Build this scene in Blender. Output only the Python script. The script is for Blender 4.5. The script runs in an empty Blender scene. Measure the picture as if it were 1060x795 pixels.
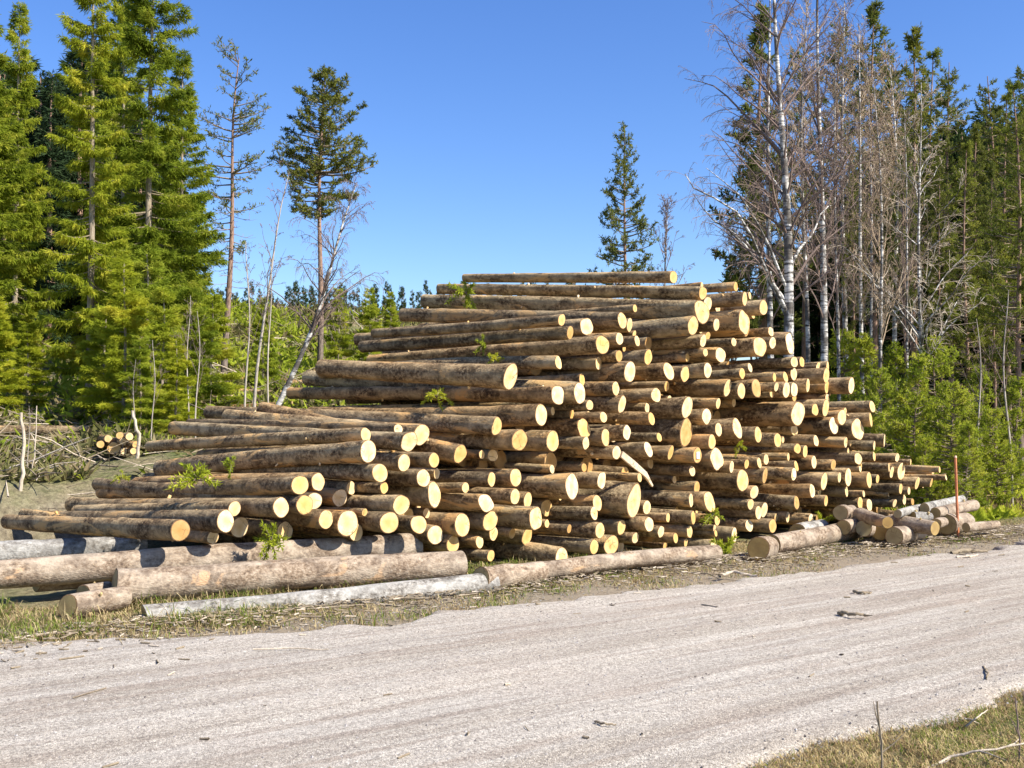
SKY_AIR, SKY_DUST, SKY_OZ, SKY_STR, EXPO = 1.0, 0.5, 4.5, 0.088, 0.95
import bpy, math, numpy as np
from mathutils import Matrix, Vector
SC = bpy.context.scene
COL = SC.collection
rng = np.random.default_rng(7)
R = math.radians
# ------------------------------------------------------------------ camera model (photo pixels 1060 x 795)
CAMZ = 1.6; FPX = 1137.0; PITCH = R(2.06)
def ray(px, py):
    a = (px-530)/FPX; b = (397.5-py)/FPX
    return np.array([a, math.cos(PITCH)-b*math.sin(PITCH), math.sin(PITCH)+b*math.cos(PITCH)])
def at(px, py, d):
    r = ray(px, py); return np.array([0, 0, CAMZ]) + r*(d/r[1])
def at_ground(px, py, z=0.0):
    r = ray(px, py); return np.array([0, 0, CAMZ]) + r*((z-CAMZ)/r[2])
cam_d = bpy.data.cameras.new('camera'); cam = bpy.data.objects.new('camera', cam_d); COL.objects.link(cam)
cam.location = (0, 0, CAMZ); cam.rotation_euler = (R(90)+PITCH, 0, 0)
cam_d.sensor_width = 36; cam_d.lens = 36*FPX/1060; cam_d.clip_end = 3000; cam_d.clip_start = .05
SC.camera = cam
# road frame: U along the road (to the far right), W away from the camera across it
UX = np.array([.804, .595]); WN = np.array([-.595, .804])
def uw(x, y): return x*UX[0]+y*UX[1], x*WN[0]+y*WN[1]
def from_uw(u, w): return u*UX[0]+w*WN[0], u*UX[1]+w*WN[1]
# ------------------------------------------------------------------ value noise
_perm = np.random.default_rng(3).random((256, 256))
def vnoise(x, y):
    x = np.asarray(x, float); y = np.asarray(y, float)
    xi = np.floor(x).astype(int); yi = np.floor(y).astype(int); fx = x-xi; fy = y-yi
    fx = fx*fx*(3-2*fx); fy = fy*fy*(3-2*fy)
    g = lambda a, b: _perm[a & 255, b & 255]
    return (g(xi, yi)*(1-fx)+g(xi+1, yi)*fx)*(1-fy)+(g(xi, yi+1)*(1-fx)+g(xi+1, yi+1)*fx)*fy
def fbm(x, y, o=4):
    s = 0; a = .5
    for i in range(o):
        s = s+a*(vnoise(x*2**i+17*i, y*2**i+5*i)-.5); a *= .5
    return s*2
def sm(t, a, b):
    t = np.clip((np.asarray(t, float)-a)/(b-a), 0, 1); return t*t*(3-2*t)
def terrain(x, y):
    x = np.asarray(x, float); y = np.asarray(y, float)
    u, w = uw(x, y)
    f = 1-sm(x, -1, 9)
    bank = .85*sm(w, 13.6, 15.2)*(1-sm(x, -2.5, 3))
    h = .09*np.clip(w-15, 0, 11+25) + .0046*np.clip(w-26, 0, 26)**2
    h = h*f + 1.2*sm(w, 30, 60)*(1-f)
    h = h*(1-sm(w, 75, 140)*.6)
    n = fbm(x*.6, y*.6)*.35*sm(w, 13.5, 19)+fbm(x*2.3+9, y*2.3)*.10*sm(w, 13, 16)
    near = fbm(x*1.1, y*1.1)*.05+fbm(x*6, y*6)*.02
    road = sm(w, 3.1, 3.7)*(1-sm(w, 8.8, 9.4))*(1-sm(u, 60, 80))
    return bank+h+n+near*(1-road)-.03*road-.0
# ------------------------------------------------------------------ mesh builder (numpy)
class MB:
    def __init__(s): s.V = []; s.F = []; s.M = []; s.n = 0
    def add(s, v, f, m=0):
        v = np.asarray(v, float).reshape(-1, 3); f = np.asarray(f, int)
        if f.shape[1] == 3: f = np.concatenate([f, -np.ones((len(f), 1), int)-s.n], 1)
        s.V.append(v); s.F.append(f+s.n); s.M.append(np.full(len(f), m)); s.n += len(v)
    def addmb(s, o, mat):
        A = np.array(mat); v = np.concatenate(o.V)@A[:3, :3].T+A[:3, 3]
        f = np.concatenate(o.F); g = f.copy(); g[f >= 0] += s.n
        s.V.append(v); s.F.append(g); s.M.append(np.concatenate(o.M)); s.n += len(v)
    def mesh(s, name, mats, smooth=True):
        v = np.concatenate(s.V); f = np.concatenate(s.F); m = np.concatenate(s.M)
        me = bpy.data.meshes.new(name); tri = f[:, 3] < 0
        cnt = np.where(tri, 3, 4); tot = int(cnt.sum())
        me.vertices.add(len(v)); me.vertices.foreach_set('co', v.ravel().astype('f'))
        me.loops.add(tot); me.polygons.add(len(f))
        me.loops.foreach_set('vertex_index', f.ravel()[f.ravel() >= 0].astype('i'))
        st = np.concatenate([[0], np.cumsum(cnt)[:-1]])
        me.polygons.foreach_set('loop_start', st.astype('i'))
        me.polygons.foreach_set('material_index', m.astype('i'))
        me.polygons.foreach_set('use_smooth', np.full(len(f), smooth))
        me.update(calc_edges=True)
        for q in mats: me.materials.append(q)
        return me
    def build(s, name, mats, parent=None, smooth=True):
        o = bpy.data.objects.new(name, s.mesh(name, mats, smooth)); COL.objects.link(o)
        if parent: o.parent = parent
        return o
def fix_neg(mb):  # triangles are stored with a negative fourth index
    return mb
def tubes(mb, P, Rr, seg=3, m=0):
    """batch of polylines P (n,k,3) with radii Rr (n,k)"""
    P = np.asarray(P, float); Rr = np.asarray(Rr, float); n, k, _ = P.shape
    if n == 0: return
    T = np.gradient(P, axis=1); T /= np.linalg.norm(T, axis=2, keepdims=True)+1e-9
    ref = np.where(np.abs(T[:, :1, 2:3]) > .8, np.array([1., 0, 0]), np.array([0, 0, 1.]))
    ref = np.broadcast_to(ref, T.shape)
    A = np.cross(T, ref); A /= np.linalg.norm(A, axis=2, keepdims=True)+1e-9
    B = np.cross(T, A)
    th = np.arange(seg)*2*np.pi/seg
    V = P[:, :, None]+Rr[:, :, None, None]*(A[:, :, None]*np.cos(th)[:, None]+B[:, :, None]*np.sin(th)[:, None])
    idx = np.arange(n*k*seg).reshape(n, k, seg)
    a = idx[:, :-1]; b = idx[:, 1:]
    F = np.stack([a, np.roll(a, -1, 2), np.roll(b, -1, 2), b], -1).reshape(-1, 4)
    mb.add(V.reshape(-1, 3), F, m)
def unit(a): return a/(np.linalg.norm(a, axis=-1, keepdims=True)+1e-9)
def cards(mb, C, D, L, Wd, rg, m=0):
    """small rhombic sprays: base C, direction D, length L, width Wd, random roll"""
    n = len(C)
    if n == 0: return
    D = unit(D); N = unit(rg.normal(size=(n, 3))); S = unit(np.cross(D, N)); N = np.cross(S, D)
    L = np.asarray(L).reshape(-1, 1); Wd = np.asarray(Wd).reshape(-1, 1)
    V = np.stack([C, C+D*L*.45+S*Wd*.5+N*L*.06, C+D*L, C+D*L*.45-S*Wd*.5+N*L*.06], 1)
    mb.add(V.reshape(-1, 3), np.arange(n*4).reshape(n, 4), m)
def lerp_along(P, s):
    n, k, _ = P.shape; t = s*(k-1); i = np.clip(t.astype(int), 0, k-2); fr = (t-i)[..., None]
    ar = np.arange(n)[:, None] if s.ndim == 2 else np.arange(n)
    return P[ar, i]*(1-fr)+P[ar, i+1]*fr, unit(P[ar, i+1]-P[ar, i])
# ------------------------------------------------------------------ materials
def M(name):
    m = bpy.data.materials.new(name); m.use_nodes = True; nt = m.node_tree
    b = nt.nodes['Principled BSDF']; b.inputs['Roughness'].default_value = .85
    b.inputs['Specular IOR Level'].default_value = .2
    return m, nt, b
def N(nt, t, **k):
    n = nt.nodes.new(t)
    for a, v in k.items():
        if a in n.inputs: n.inputs[a].default_value = v
        else: setattr(n, a, v)
    return n
def noise(nt, vec, scale, detail=4, rough=.6, dist=0):
    n = N(nt, 'ShaderNodeTexNoise', Scale=scale, Detail=detail, Roughness=rough, Distortion=dist)
    if vec: nt.links.new(vec, n.inputs['Vector'])
    return n.outputs['Fac']
def ramp(nt, fac, stops):
    r = N(nt, 'ShaderNodeValToRGB'); e = r.color_ramp.elements
    while len(e) < len(stops): e.new(.5)
    for i, (p, c) in enumerate(stops):
        e[i].position = p; e[i].color = (*(c if hasattr(c, '__len__') else (c,)*3), 1)
    nt.links.new(fac, r.inputs[0]); return r.outputs[0]
def mix(nt, fac, a, b, mode='MIX'):
    n = N(nt, 'ShaderNodeMix', data_type='RGBA', blend_type=mode)
    for k, v in ((0, fac), (6, a), (7, b)):
        if hasattr(v, 'links'): nt.links.new(v, n.inputs[k])
        elif k == 0: n.inputs[0].default_value = v
        else: n.inputs[k].default_value = (*v, 1)
    return n.outputs[2]
def mul(nt, a, b, op='MULTIPLY'):
    n = N(nt, 'ShaderNodeMath', operation=op)
    for i, v in enumerate((a, b)):
        if hasattr(v, 'links'): nt.links.new(v, n.inputs[i])
        else: n.inputs[i].default_value = v
    return n.outputs[0]
def bump(nt, b, h, strength=.5, dist=.02):
    n = N(nt, 'ShaderNodeBump', Strength=strength, Distance=dist)
    nt.links.new(h, n.inputs['Height']); nt.links.new(n.outputs[0], b.inputs['Normal'])
def coords(nt, kind='Object', scale=(1, 1, 1), rnd=True):
    tc = N(nt, 'ShaderNodeTexCoord'); v = tc.outputs[kind]
    mp = N(nt, 'ShaderNodeMapping'); mp.inputs['Scale'].default_value = scale
    nt.links.new(v, mp.inputs[0])
    if rnd:
        oi = N(nt, 'ShaderNodeObjectInfo'); mm = mul(nt, oi.outputs['Random'], 57.0)
        cx = N(nt, 'ShaderNodeCombineXYZ'); nt.links.new(mm, cx.inputs[0]); nt.links.new(mm, cx.inputs[1])
        nt.links.new(cx.outputs[0], mp.inputs['Location'])
    return mp.outputs[0]
def rnd(nt): return N(nt, 'ShaderNodeObjectInfo').outputs['Random']

def bark_mat(name, dark, mid, pale, strip, strip_amt=.5, hue=True):
    m, nt, b = M(name)
    v = coords(nt, scale=(.9, 1, 1)); vl = coords(nt, scale=(.35, 1, 1))
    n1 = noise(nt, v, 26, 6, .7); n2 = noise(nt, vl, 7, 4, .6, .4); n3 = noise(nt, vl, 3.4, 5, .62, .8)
    vo = N(nt, 'ShaderNodeTexVoronoi', Scale=60.0); nt.links.new(coords(nt, scale=(.6, 1, 1)), vo.inputs['Vector'])
    c = ramp(nt, n1, [(.34, dark), (.5, mid), (.68, pale)])
    c = mix(nt, ramp(nt, n2, [(.42, 0), (.66, .85)]), c, pale)
    c = mix(nt, ramp(nt, noise(nt, v, 5.5, 4), [(.48, 0), (.62, .5)]), c, dark)
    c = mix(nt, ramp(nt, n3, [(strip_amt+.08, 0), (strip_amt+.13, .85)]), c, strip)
    c = mix(nt, ramp(nt, noise(nt, v, 90, 2), [(.70, 0), (.74, .8)]), c, (.55, .42, .24))
    if hue:
        r = rnd(nt)
        c = mix(nt, 1, c, ramp(nt, r, [(0, (.62, .60, .58)), (.3, (1.0, .90, .78)), (.6, (1.22, 1.15, 1.02)), (.8, (.85, .86, .84)), (1, (1.05, .82, .58))]), 'MULTIPLY')
    nt.links.new(c, b.inputs['Base Color'])
    h = mul(nt, n1, mul(nt, vo.outputs['Distance'], .45), 'ADD'); bump(nt, b, h, .8, .011)
    return m
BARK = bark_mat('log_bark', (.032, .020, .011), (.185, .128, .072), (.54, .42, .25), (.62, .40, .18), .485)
BARK_SKID = bark_mat('skid_bark', (.075, .05, .035), (.245, .175, .115), (.43, .35, .26), (.50, .32, .18), .56, False)
BARK_PALE = bark_mat('pale_bark', (.06, .05, .04), (.24, .215, .18), (.45, .43, .385), (.42, .34, .22), .6, False)
def wood_mat(name, light, dark, rings=True):
    m, nt, b = M(name)
    v = coords(nt, rnd=False)
    sep = N(nt, 'ShaderNodeSeparateXYZ'); nt.links.new(v, sep.inputs[0])
    l2 = N(nt, 'ShaderNodeMath', operation='POWER'); l2.inputs[1].default_value = 2; nt.links.new(sep.outputs[1], l2.inputs[0])
    l3 = N(nt, 'ShaderNodeMath', operation='POWER'); l3.inputs[1].default_value = 2; nt.links.new(sep.outputs[2], l3.inputs[0])
    sq = N(nt, 'ShaderNodeMath', operation='SQRT'); nt.links.new(mul(nt, l2.outputs[0], l3.outputs[0], 'ADD'), sq.inputs[0])
    rr = mul(nt, sq.outputs[0], mul(nt, noise(nt, coords(nt), 9, 2), .03), 'ADD')
    s = N(nt, 'ShaderNodeMath', operation='SINE'); nt.links.new(mul(nt, rr, 620.0), s.inputs[0])
    f = mul(nt, mul(nt, s.outputs[0], .5), .5, 'ADD')
    c = mix(nt, mul(nt, f, .45), light, dark)
    c = mix(nt, ramp(nt, noise(nt, coords(nt), 11, 4), [(.40, 0), (.66, .75)]), c, dark)
    c = mix(nt, ramp(nt, noise(nt, coords(nt), 26, 4, .7), [(.60, 0), (.70, .5)]), c, (.30, .19, .09))
    c = mix(nt, ramp(nt, sq.outputs[0], [(.0, .85), (.04, .42), (.085, .0)]), c, dark)
    sw = N(nt, 'ShaderNodeTexWave', Scale=26.0, Distortion=1.5); nt.links.new(coords(nt, scale=(1, .35, 1)), sw.inputs['Vector']); c = mix(nt, mul(nt, sw.outputs['Fac'], .18), c, dark)
    c = mix(nt, 1, c, ramp(nt, rnd(nt), [(0, (.62, .50, .38)), (.12, (.92, .74, .52)), (.3, (1.0, .93, .84)), (.7, (1.04, 1.05, 1.2)), (1, (.88, .74, .52))]), 'MULTIPLY')
    ed = N(nt, 'ShaderNodeTexVoronoi', Scale=9.0, feature='DISTANCE_TO_EDGE'); nt.links.new(coords(nt), ed.inputs['Vector'])
    ck = mul(nt, ramp(nt, ed.outputs['Distance'], [(.012, 1), (.03, 0)]), ramp(nt, noise(nt, coords(nt), 5, 2), [(.54, 0), (.6, .75)]))
    c = mix(nt, ck, c, (.16, .09, .04))
    nt.links.new(c, b.inputs['Base Color']); b.inputs['Roughness'].default_value = .7
    bump(nt, b, mul(nt, f, noise(nt, coords(nt), 60, 3), 'ADD'), .25, .004)
    return m
WOOD = wood_mat('fresh_cut_wood', (.90, .73, .43), (.64, .41, .15))
WOOD_OLD = wood_mat('weathered_cut_wood', (.48, .38, .17), (.30, .22, .10))
def foliage_mat(name, a, b_, c_, trans=.35, scale=1.2):
    m, nt, b = M(name)
    v = coords(nt)
    col = ramp(nt, noise(nt, v, scale, 5, .7), [(.32, a), (.5, b_), (.7, c_)])
    col = mix(nt, 1, col, ramp(nt, rnd(nt), [(0, (.8, .85, .9)), (.5, (1, 1, 1)), (1, (1.1, 1.04, .85))]), 'MULTIPLY')
    d = N(nt, 'ShaderNodeBsdfDiffuse'); t = N(nt, 'ShaderNodeBsdfTranslucent'); mx = N(nt, 'ShaderNodeMixShader')
    nt.links.new(col, d.inputs[0]); nt.links.new(col, t.inputs[0]); mx.inputs[0].default_value = trans
    nt.links.new(d.outputs[0], mx.inputs[1]); nt.links.new(t.outputs[0], mx.inputs[2])
    nt.links.new(mx.outputs[0], nt.nodes['Material Output'].inputs[0]); nt.nodes.remove(b)
    return m
F_SPRUCE = foliage_mat('spruce_needles', (.05, .085, .014), (.29, .34, .03), (.62, .58, .08), .48)
F_YOUNG = foliage_mat('young_needles', (.14, .19, .02), (.38, .43, .04), (.62, .58, .09), .45)
F_PINE = foliage_mat('pine_needles', (.08, .10, .025), (.17, .19, .04), (.28, .28, .06))
F_FAR = foliage_mat('far_needles', (.035, .06, .025), (.055, .085, .035), (.08, .11, .04), .2)
F_DEAD = foliage_mat('dry_needles', (.14, .10, .05), (.24, .18, .09), (.33, .27, .14), .2)
def plain_bark(name, stops, scale=(3, 3, .6), sc=9, bs=.6):
    m, nt, b = M(name); v = coords(nt, scale=scale)
    n1 = noise(nt, v, sc, 6, .7); nt.links.new(ramp(nt, n1, stops), b.inputs['Base Color']); bump(nt, b, n1, bs, .03); return m
F_MID = foliage_mat('sunlit_pine_needles', (.09, .12, .02), (.22, .25, .04), (.40, .38, .07), .4)  # brighter, yellower copy of the pine needles, sunlight put into the colour
RIM = plain_bark('bark_rim', [(.3, (.06, .035, .02)), (.6, (.26, .15, .07))], (1, 1, 1), 30)
B_SPRUCE = plain_bark('spruce_bark', [(.3, (.13, .10, .07)), (.5, (.30, .24, .17)), (.7, (.42, .37, .28))])
B_TWIG = plain_bark('twig_bark', [(.3, (.15, .11, .07)), (.6, (.30, .24, .16))])
B_BTWIG = plain_bark('birch_twigs', [(.3, (.10, .07, .06)), (.6, (.25, .18, .145))])
B_RTWIG = plain_bark('reddish_birch_twigs', [(.3, (.20, .14, .09)), (.6, (.44, .33, .22))])
B_STICK = plain_bark('bleached_sticks', [(.3, (.30, .24, .17)), (.6, (.60, .50, .38))])
B_GREY = plain_bark('sapling_bark', [(.3, (.22, .17, .13)), (.6, (.50, .44, .36))])
def birch_bark():
    m, nt, b = M('birch_bark')
    v = coords(nt, scale=(1.2, 1.2, 7)); n1 = noise(nt, v, 2.2, 4, .7, .3)
    v2 = coords(nt, scale=(1, 1, .8)); n2 = noise(nt, v2, 2.6, 4, .6)
    c = ramp(nt, n1, [(.41, (.05, .045, .04)), (.50, (.50, .47, .42)), (.7, (.74, .71, .66))])
    c = mix(nt, ramp(nt, n2, [(.47, 0), (.55, .92)]), c, (.10, .085, .07))
    nt.links.new(c, b.inputs['Base Color']); bump(nt, b, n1, .4, .02); return m
B_BIRCH = birch_bark()
def pine_bark():
    m, nt, b = M('pine_bark')
    v = coords(nt, scale=(3, 3, .7)); n1 = noise(nt, v, 8, 6, .7)
    lo = ramp(nt, n1, [(.35, (.07, .055, .045)), (.6, (.24, .19, .15))])
    hi = ramp(nt, n1, [(.35, (.16, .095, .07)), (.6, (.36, .23, .16))])
    tc = N(nt, 'ShaderNodeTexCoord'); sp = N(nt, 'ShaderNodeSeparateXYZ'); nt.links.new(tc.outputs['Object'], sp.inputs[0])
    c = mix(nt, ramp(nt, mul(nt, sp.outputs[2], .1), [(.12, 0), (.45, 1)]), lo, hi)
    nt.links.new(c, b.inputs['Base Color']); bump(nt, b, n1, .6, .03); return m
B_PINE = pine_bark()
# ------------------------------------------------------------------ tagging
def tag(o, label=None, cat=None, group=None, kind=None):
    for k, v in (('label', label), ('category', cat), ('group', group), ('kind', kind)):
        if v: o[k] = v
    return o
def empty(name, loc=(0, 0, 0), rz=0, sc=(1, 1, 1)):
    o = bpy.data.objects.new(name, None); COL.objects.link(o)
    o.location = loc; o.rotation_euler = (0, 0, rz); o.scale = sc; o.empty_display_size = .2
    return o
# ------------------------------------------------------------------ ground, road, sky
def grid_mesh(name, mat, xs, ys, zf):
    X, Y = np.meshgrid(xs, ys, indexing='ij'); Z = zf(X, Y)
    nx, ny = X.shape; idx = np.arange(nx*ny).reshape(nx, ny)
    F = np.stack([idx[:-1, :-1], idx[1:, :-1], idx[1:, 1:], idx[:-1, 1:]], -1).reshape(-1, 4)
    mb = MB(); mb.add(np.stack([X, Y, Z], -1).reshape(-1, 3), F); return mb.build(name, [mat])
def ground_mat():
    m, nt, b = M('ground_cover')
    v = coords(nt, rnd=False)
    n1 = noise(nt, v, .9, 6, .65); n2 = noise(nt, v, 14, 6, .75); n3 = noise(nt, v, .35, 4, .6)
    c = ramp(nt, n2, [(.3, (.07, .055, .03)), (.48, (.20, .165, .085)), (.66, (.36, .30, .17))])
    g = ramp(nt, n2, [(.3, (.035, .05, .015)), (.5, (.10, .13, .03)), (.7, (.19, .21, .06))])
    c = mix(nt, ramp(nt, n1, [(.42, 0), (.60, .85)]), c, g)
    # bare grey earth on the bank behind the left of the pile
    sp = N(nt, 'ShaderNodeSeparateXYZ'); nt.links.new(v, sp.inputs[0])
    wx = mul(nt, mul(nt, sp.outputs[0], -.595), mul(nt, sp.outputs[1], .804), 'ADD')
    wx = mul(nt, wx, mul(nt, mul(nt, n3, -.5, 'ADD'), 3.5), 'ADD')
    band = mul(nt, ramp(nt, mul(nt, mul(nt, wx, -12.5, 'ADD'), .1), [(.0, 0), (.03, 1)]),
               ramp(nt, mul(nt, mul(nt, wx, -12.5, 'ADD'), .1), [(.17, 1), (.25, 0)]))
    left = ramp(nt, mul(nt, mul(nt, sp.outputs[0], 12.0, 'ADD'), .0833), [(.42, 1), (.72, 0)])
    earth = ramp(nt, noise(nt, v, 7, 6, .7), [(.3, (.12, .09, .065)), (.55, (.27, .215, .16)), (.75, (.37, .31, .24))])
    c = mix(nt, mul(nt, band, left), c, earth)
    # gravelly shoulder next to the road
    w2 = mul(nt, mul(nt, sp.outputs[0], -.595), mul(nt, sp.outputs[1], .804), 'ADD')
    w2 = mul(nt, w2, mul(nt, mul(nt, noise(nt, v, 1.6, 5, .7), -.5, 'ADD'), 1.3), 'ADD')
    sh = mul(nt, ramp(nt, mul(nt, w2, .08), [(.27, 0), (.285, 1)]), ramp(nt, mul(nt, w2, .08), [(.72, 1), (.78, 0)]))
    gr = ramp(nt, noise(nt, v, 60, 4, .8), [(.3, (.15, .11, .075)), (.5, (.33, .26, .18)), (.7, (.46, .39, .30))])
    c = mix(nt, mul(nt, sh, .9), c, gr)
    nt.links.new(c, b.inputs['Base Color']); bump(nt, b, n2, 1.0, .05)
    return m
G = ground_mat()
def axis(a, segs):
    out = [a]
    for b_, st in segs:
        n = max(1, int(round((b_-out[-1])/st))); out += list(out[-1]+(b_-out[-1])*np.arange(1, n+1)/n)
    return np.array(out)
xs = axis(-600, [(-120, 30), (-30, 3), (-9, .4), (16, .16), (30, .8), (120, 4), (600, 30)])
ys = axis(-80, [(-8, 6), (2, .6), (20, .14), (40, .35), (80, 1), (160, 5), (900, 40)])
tag(grid_mesh('ground', G, xs, ys, terrain), kind='structure')
def road_mat():
    m, nt, b = M('gravel_road')
    v = coords(nt, rnd=False)                       # object space: x along the road, y across it
    vs = coords(nt, scale=(.05, 1, 1), rnd=False)
    st = noise(nt, vs, 3.0, 6, .62, .15); fine = noise(nt, v, 170, 3, .8); med = noise(nt, v, 22, 5, .7); big = noise(nt, v, .8, 4, .6)
    c = ramp(nt, fine, [(.30, (.12, .10, .085)), (.5, (.33, .295, .25)), (.68, (.56, .52, .46))])
    c = mix(nt, ramp(nt, st, [(.40, 0), (.60, .75)]), c, ramp(nt, fine, [(.30, (.23, .21, .185)), (.5, (.46, .43, .385)), (.7, (.66, .63, .58))]))
    c = mix(nt, ramp(nt, noise(nt, vs, 7, 4, .6), [(.50, 0), (.64, .65)]), c, (.27, .225, .185))
    c = mix(nt, ramp(nt, noise(nt, coords(nt, scale=(.02, 1, 1), rnd=False), 16, 3, .6), [(.52, 0), (.66, .35)]), c, (.23, .20, .17))
    c = mix(nt, ramp(nt, med, [(.58, 0), (.75, .4)]), c, (.24, .205, .18))
    c = mix(nt, ramp(nt, big, [(.5, 0), (.75, .25)]), c, (.42, .34, .28))
    vo = N(nt, 'ShaderNodeTexVoronoi', Scale=95.0); nt.links.new(v, vo.inputs['Vector'])
    c = mix(nt, mul(nt, ramp(nt, vo.outputs['Distance'], [(.12, 1), (.2, 0)]), .30), c, (.75, .72, .68))
    for sc_, am in ((62.0, .42), (140.0, .45), (300.0, .25)):     # the single stones of the gravel
        vc = N(nt, 'ShaderNodeTexVoronoi', Scale=sc_); nt.links.new(v, vc.inputs['Vector'])
        bw = N(nt, 'ShaderNodeRGBToBW'); nt.links.new(vc.outputs['Color'], bw.inputs[0])
        c = mix(nt, am, c, ramp(nt, bw.outputs[0], [(.18, (.42, .40, .38)), (.5, (.98, .96, .93)), (.85, (1.45, 1.45, 1.42))]), 'MULTIPLY')
    c = mix(nt, 1, c, (1.16, 1.13, 1.09), 'MULTIPLY')
    nt.links.new(c, b.inputs['Base Color']); b.inputs['Roughness'].default_value = .9
    bump(nt, b, mul(nt, fine, mul(nt, vo.outputs['Distance'], .6), 'ADD'), .75, .012)
    return m
RM = road_mat()
def road_z(u, w):
    crown = .035*(1-((w-6.3)/2.8)**2)
    ruts = -.018*np.exp(-((w-5.3)/.28)**2)-.018*np.exp(-((w-7.1)/.3)**2)-.010*np.exp(-((w-8.2)/.25)**2)
    tr = .003*np.sin(w*28+fbm(u*.15, w*.1)*3)*sm(fbm(u*.2, w*.9), -.2, .2)
    return .02+crown+ruts+tr+fbm(u*.5, w*3)*.007+fbm(u*3, w*7)*.005
us = axis(-60, [(-8, 3), (-3, .2), (22, .09), (40, .5), (90, 2)]); ts = np.linspace(0, 1, 90)
UU, TT = np.meshgrid(us, ts, indexing='ij')
e0 = 3.45+.35*fbm(UU*.9, UU*0+3)+.12*fbm(UU*5, UU*0+8); e1 = 7.62+1.4*np.exp(-np.maximum(UU-1.8, 0)/1.7)+.35*fbm(UU*.7, UU*0+1)+.18*fbm(UU*4, UU*0+6)+1.6*sm(UU, 13.5, 17)
WW = e0+(e1-e0)*TT
edge = np.minimum(TT, 1-TT); ZZ = road_z(UU, np.clip(WW, 3.5, 9.1))
gx, gy = from_uw(UU, WW); ZZ = np.where(edge < .012, terrain(gx, gy)-.03, np.maximum(ZZ*sm(edge, 0, .05)+(1-sm(edge, 0, .05))*(terrain(gx, gy)+.004), terrain(gx, gy)+.004))
nx, ny = UU.shape; idx = np.arange(nx*ny).reshape(nx, ny)
mb = MB(); mb.add(np.stack([UU, WW, ZZ], -1).reshape(-1, 3), np.stack([idx[:-1, :-1], idx[1:, :-1], idx[1:, 1:], idx[:-1, 1:]], -1).reshape(-1, 4))
road = mb.build('gravel_road', [RM]); road.rotation_euler = (0, 0, math.atan2(.595, .804)); tag(road, kind='structure')
# loose stones
def stones(name, n, sampler, rmin, rmax, stops):
    m, nt, b = M(name+'_stone'); nt.links.new(ramp(nt, noise(nt, coords(nt, rnd=False), 13, 2), stops), b.inputs['Base Color'])
    x, y, z = sampler(n); r = rmin+(rmax-rmin)*rng.random(n)**4
    base = np.array([[1, 0, 0], [0, 1, 0], [-1, 0, 0], [0, -1, 0], [0, 0, .7], [0, 0, -.7]], float)
    V = base[None]*(r[:, None, None]*(.7+.6*rng.random((n, 6, 1)))); a = rng.random(n)*6.28
    ca, sa = np.cos(a)[:, None], np.sin(a)[:, None]
    V = np.stack([V[..., 0]*ca-V[..., 1]*sa, V[..., 0]*sa+V[..., 1]*ca, V[..., 2]], -1)+np.stack([x, y, z+r*.25], -1)[:, None]
    tri = np.array([[0, 1, 4], [1, 2, 4], [2, 3, 4], [3, 0, 4], [1, 0, 5], [2, 1, 5], [3, 2, 5], [0, 3, 5]])
    mb = MB(); F = (tri[None]+np.arange(n)[:, None, None]*6).reshape(-1, 3)
    mb.V.append(V.reshape(-1, 3)); mb.F.append(np.concatenate([F, -np.ones((len(F), 1), int)], 1)); mb.M.append(np.zeros(len(F), int)); mb.n = len(V)*6
    o = mb.build(name, [m], smooth=False); return tag(o, kind='stuff')
def road_pts(n):
    u = -4+26*rng.random(n)**1.6; w = 3.3+4.9*rng.random(n)
    k = rng.random(n) < .5; w = np.where(k, np.choose(rng.integers(0, 5, n), [3.6, 4.6, 6.0, 7.2, 7.9])+rng.normal(size=n)*.16+.25*fbm(u*.3, u*0), w)
    x, y = from_uw(u, w); return x, y, np.maximum(road_z(u, np.clip(w, 3.5, 9.1)), terrain(x, y))-.002
st = stones('gravel', 26000, road_pts, .003, .011, [(.35, (.12, .10, .085)), (.5, (.26, .235, .21)), (.7, (.42, .39, .36))])
tag(st, 'loose gravel and small stones scattered over the pale road', 'gravel')
# sky and sun
SUN_AZ = R(64); SUN_EL = R(41)      # sun behind the camera, to its right
sdir = Vector((math.sin(SUN_AZ)*math.cos(SUN_EL), -math.cos(SUN_AZ)*math.cos(SUN_EL), math.sin(SUN_EL)))
ld = bpy.data.lights.new('sun', 'SUN'); ld.energy = 5.0; ld.angle = R(.53); ld.color = (1, .95, .86)
lo = bpy.data.objects.new('sun', ld); COL.objects.link(lo); lo.rotation_euler = sdir.to_track_quat('Z', 'Y').to_euler()
w = bpy.data.worlds.new('World'); SC.world = w; w.use_nodes = True; nt = w.node_tree
sk = nt.nodes.new('ShaderNodeTexSky'); sk.sky_type = 'NISHITA'; sk.sun_disc = False
sk.sun_elevation = SUN_EL; sk.sun_rotation = math.atan2(sdir.x, sdir.y); sk.air_density = SKY_AIR; sk.dust_density = SKY_DUST; sk.ozone_density = SKY_OZ; sk.altitude = 0
bg = nt.nodes['Background']; bg.inputs[1].default_value = SKY_STR
hs = nt.nodes.new('ShaderNodeHueSaturation'); hs.inputs['Saturation'].default_value = 1.2; hs.inputs['Hue'].default_value = .513; hs.inputs['Value'].default_value = 1.25; nt.links.new(sk.outputs[0], hs.inputs['Color']); nt.links.new(hs.outputs[0], bg.inputs[0])
SC.view_settings.view_transform = 'Standard'; SC.view_settings.look = 'None'; SC.view_settings.exposure = EXPO; SC.view_settings.gamma = 1
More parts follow.
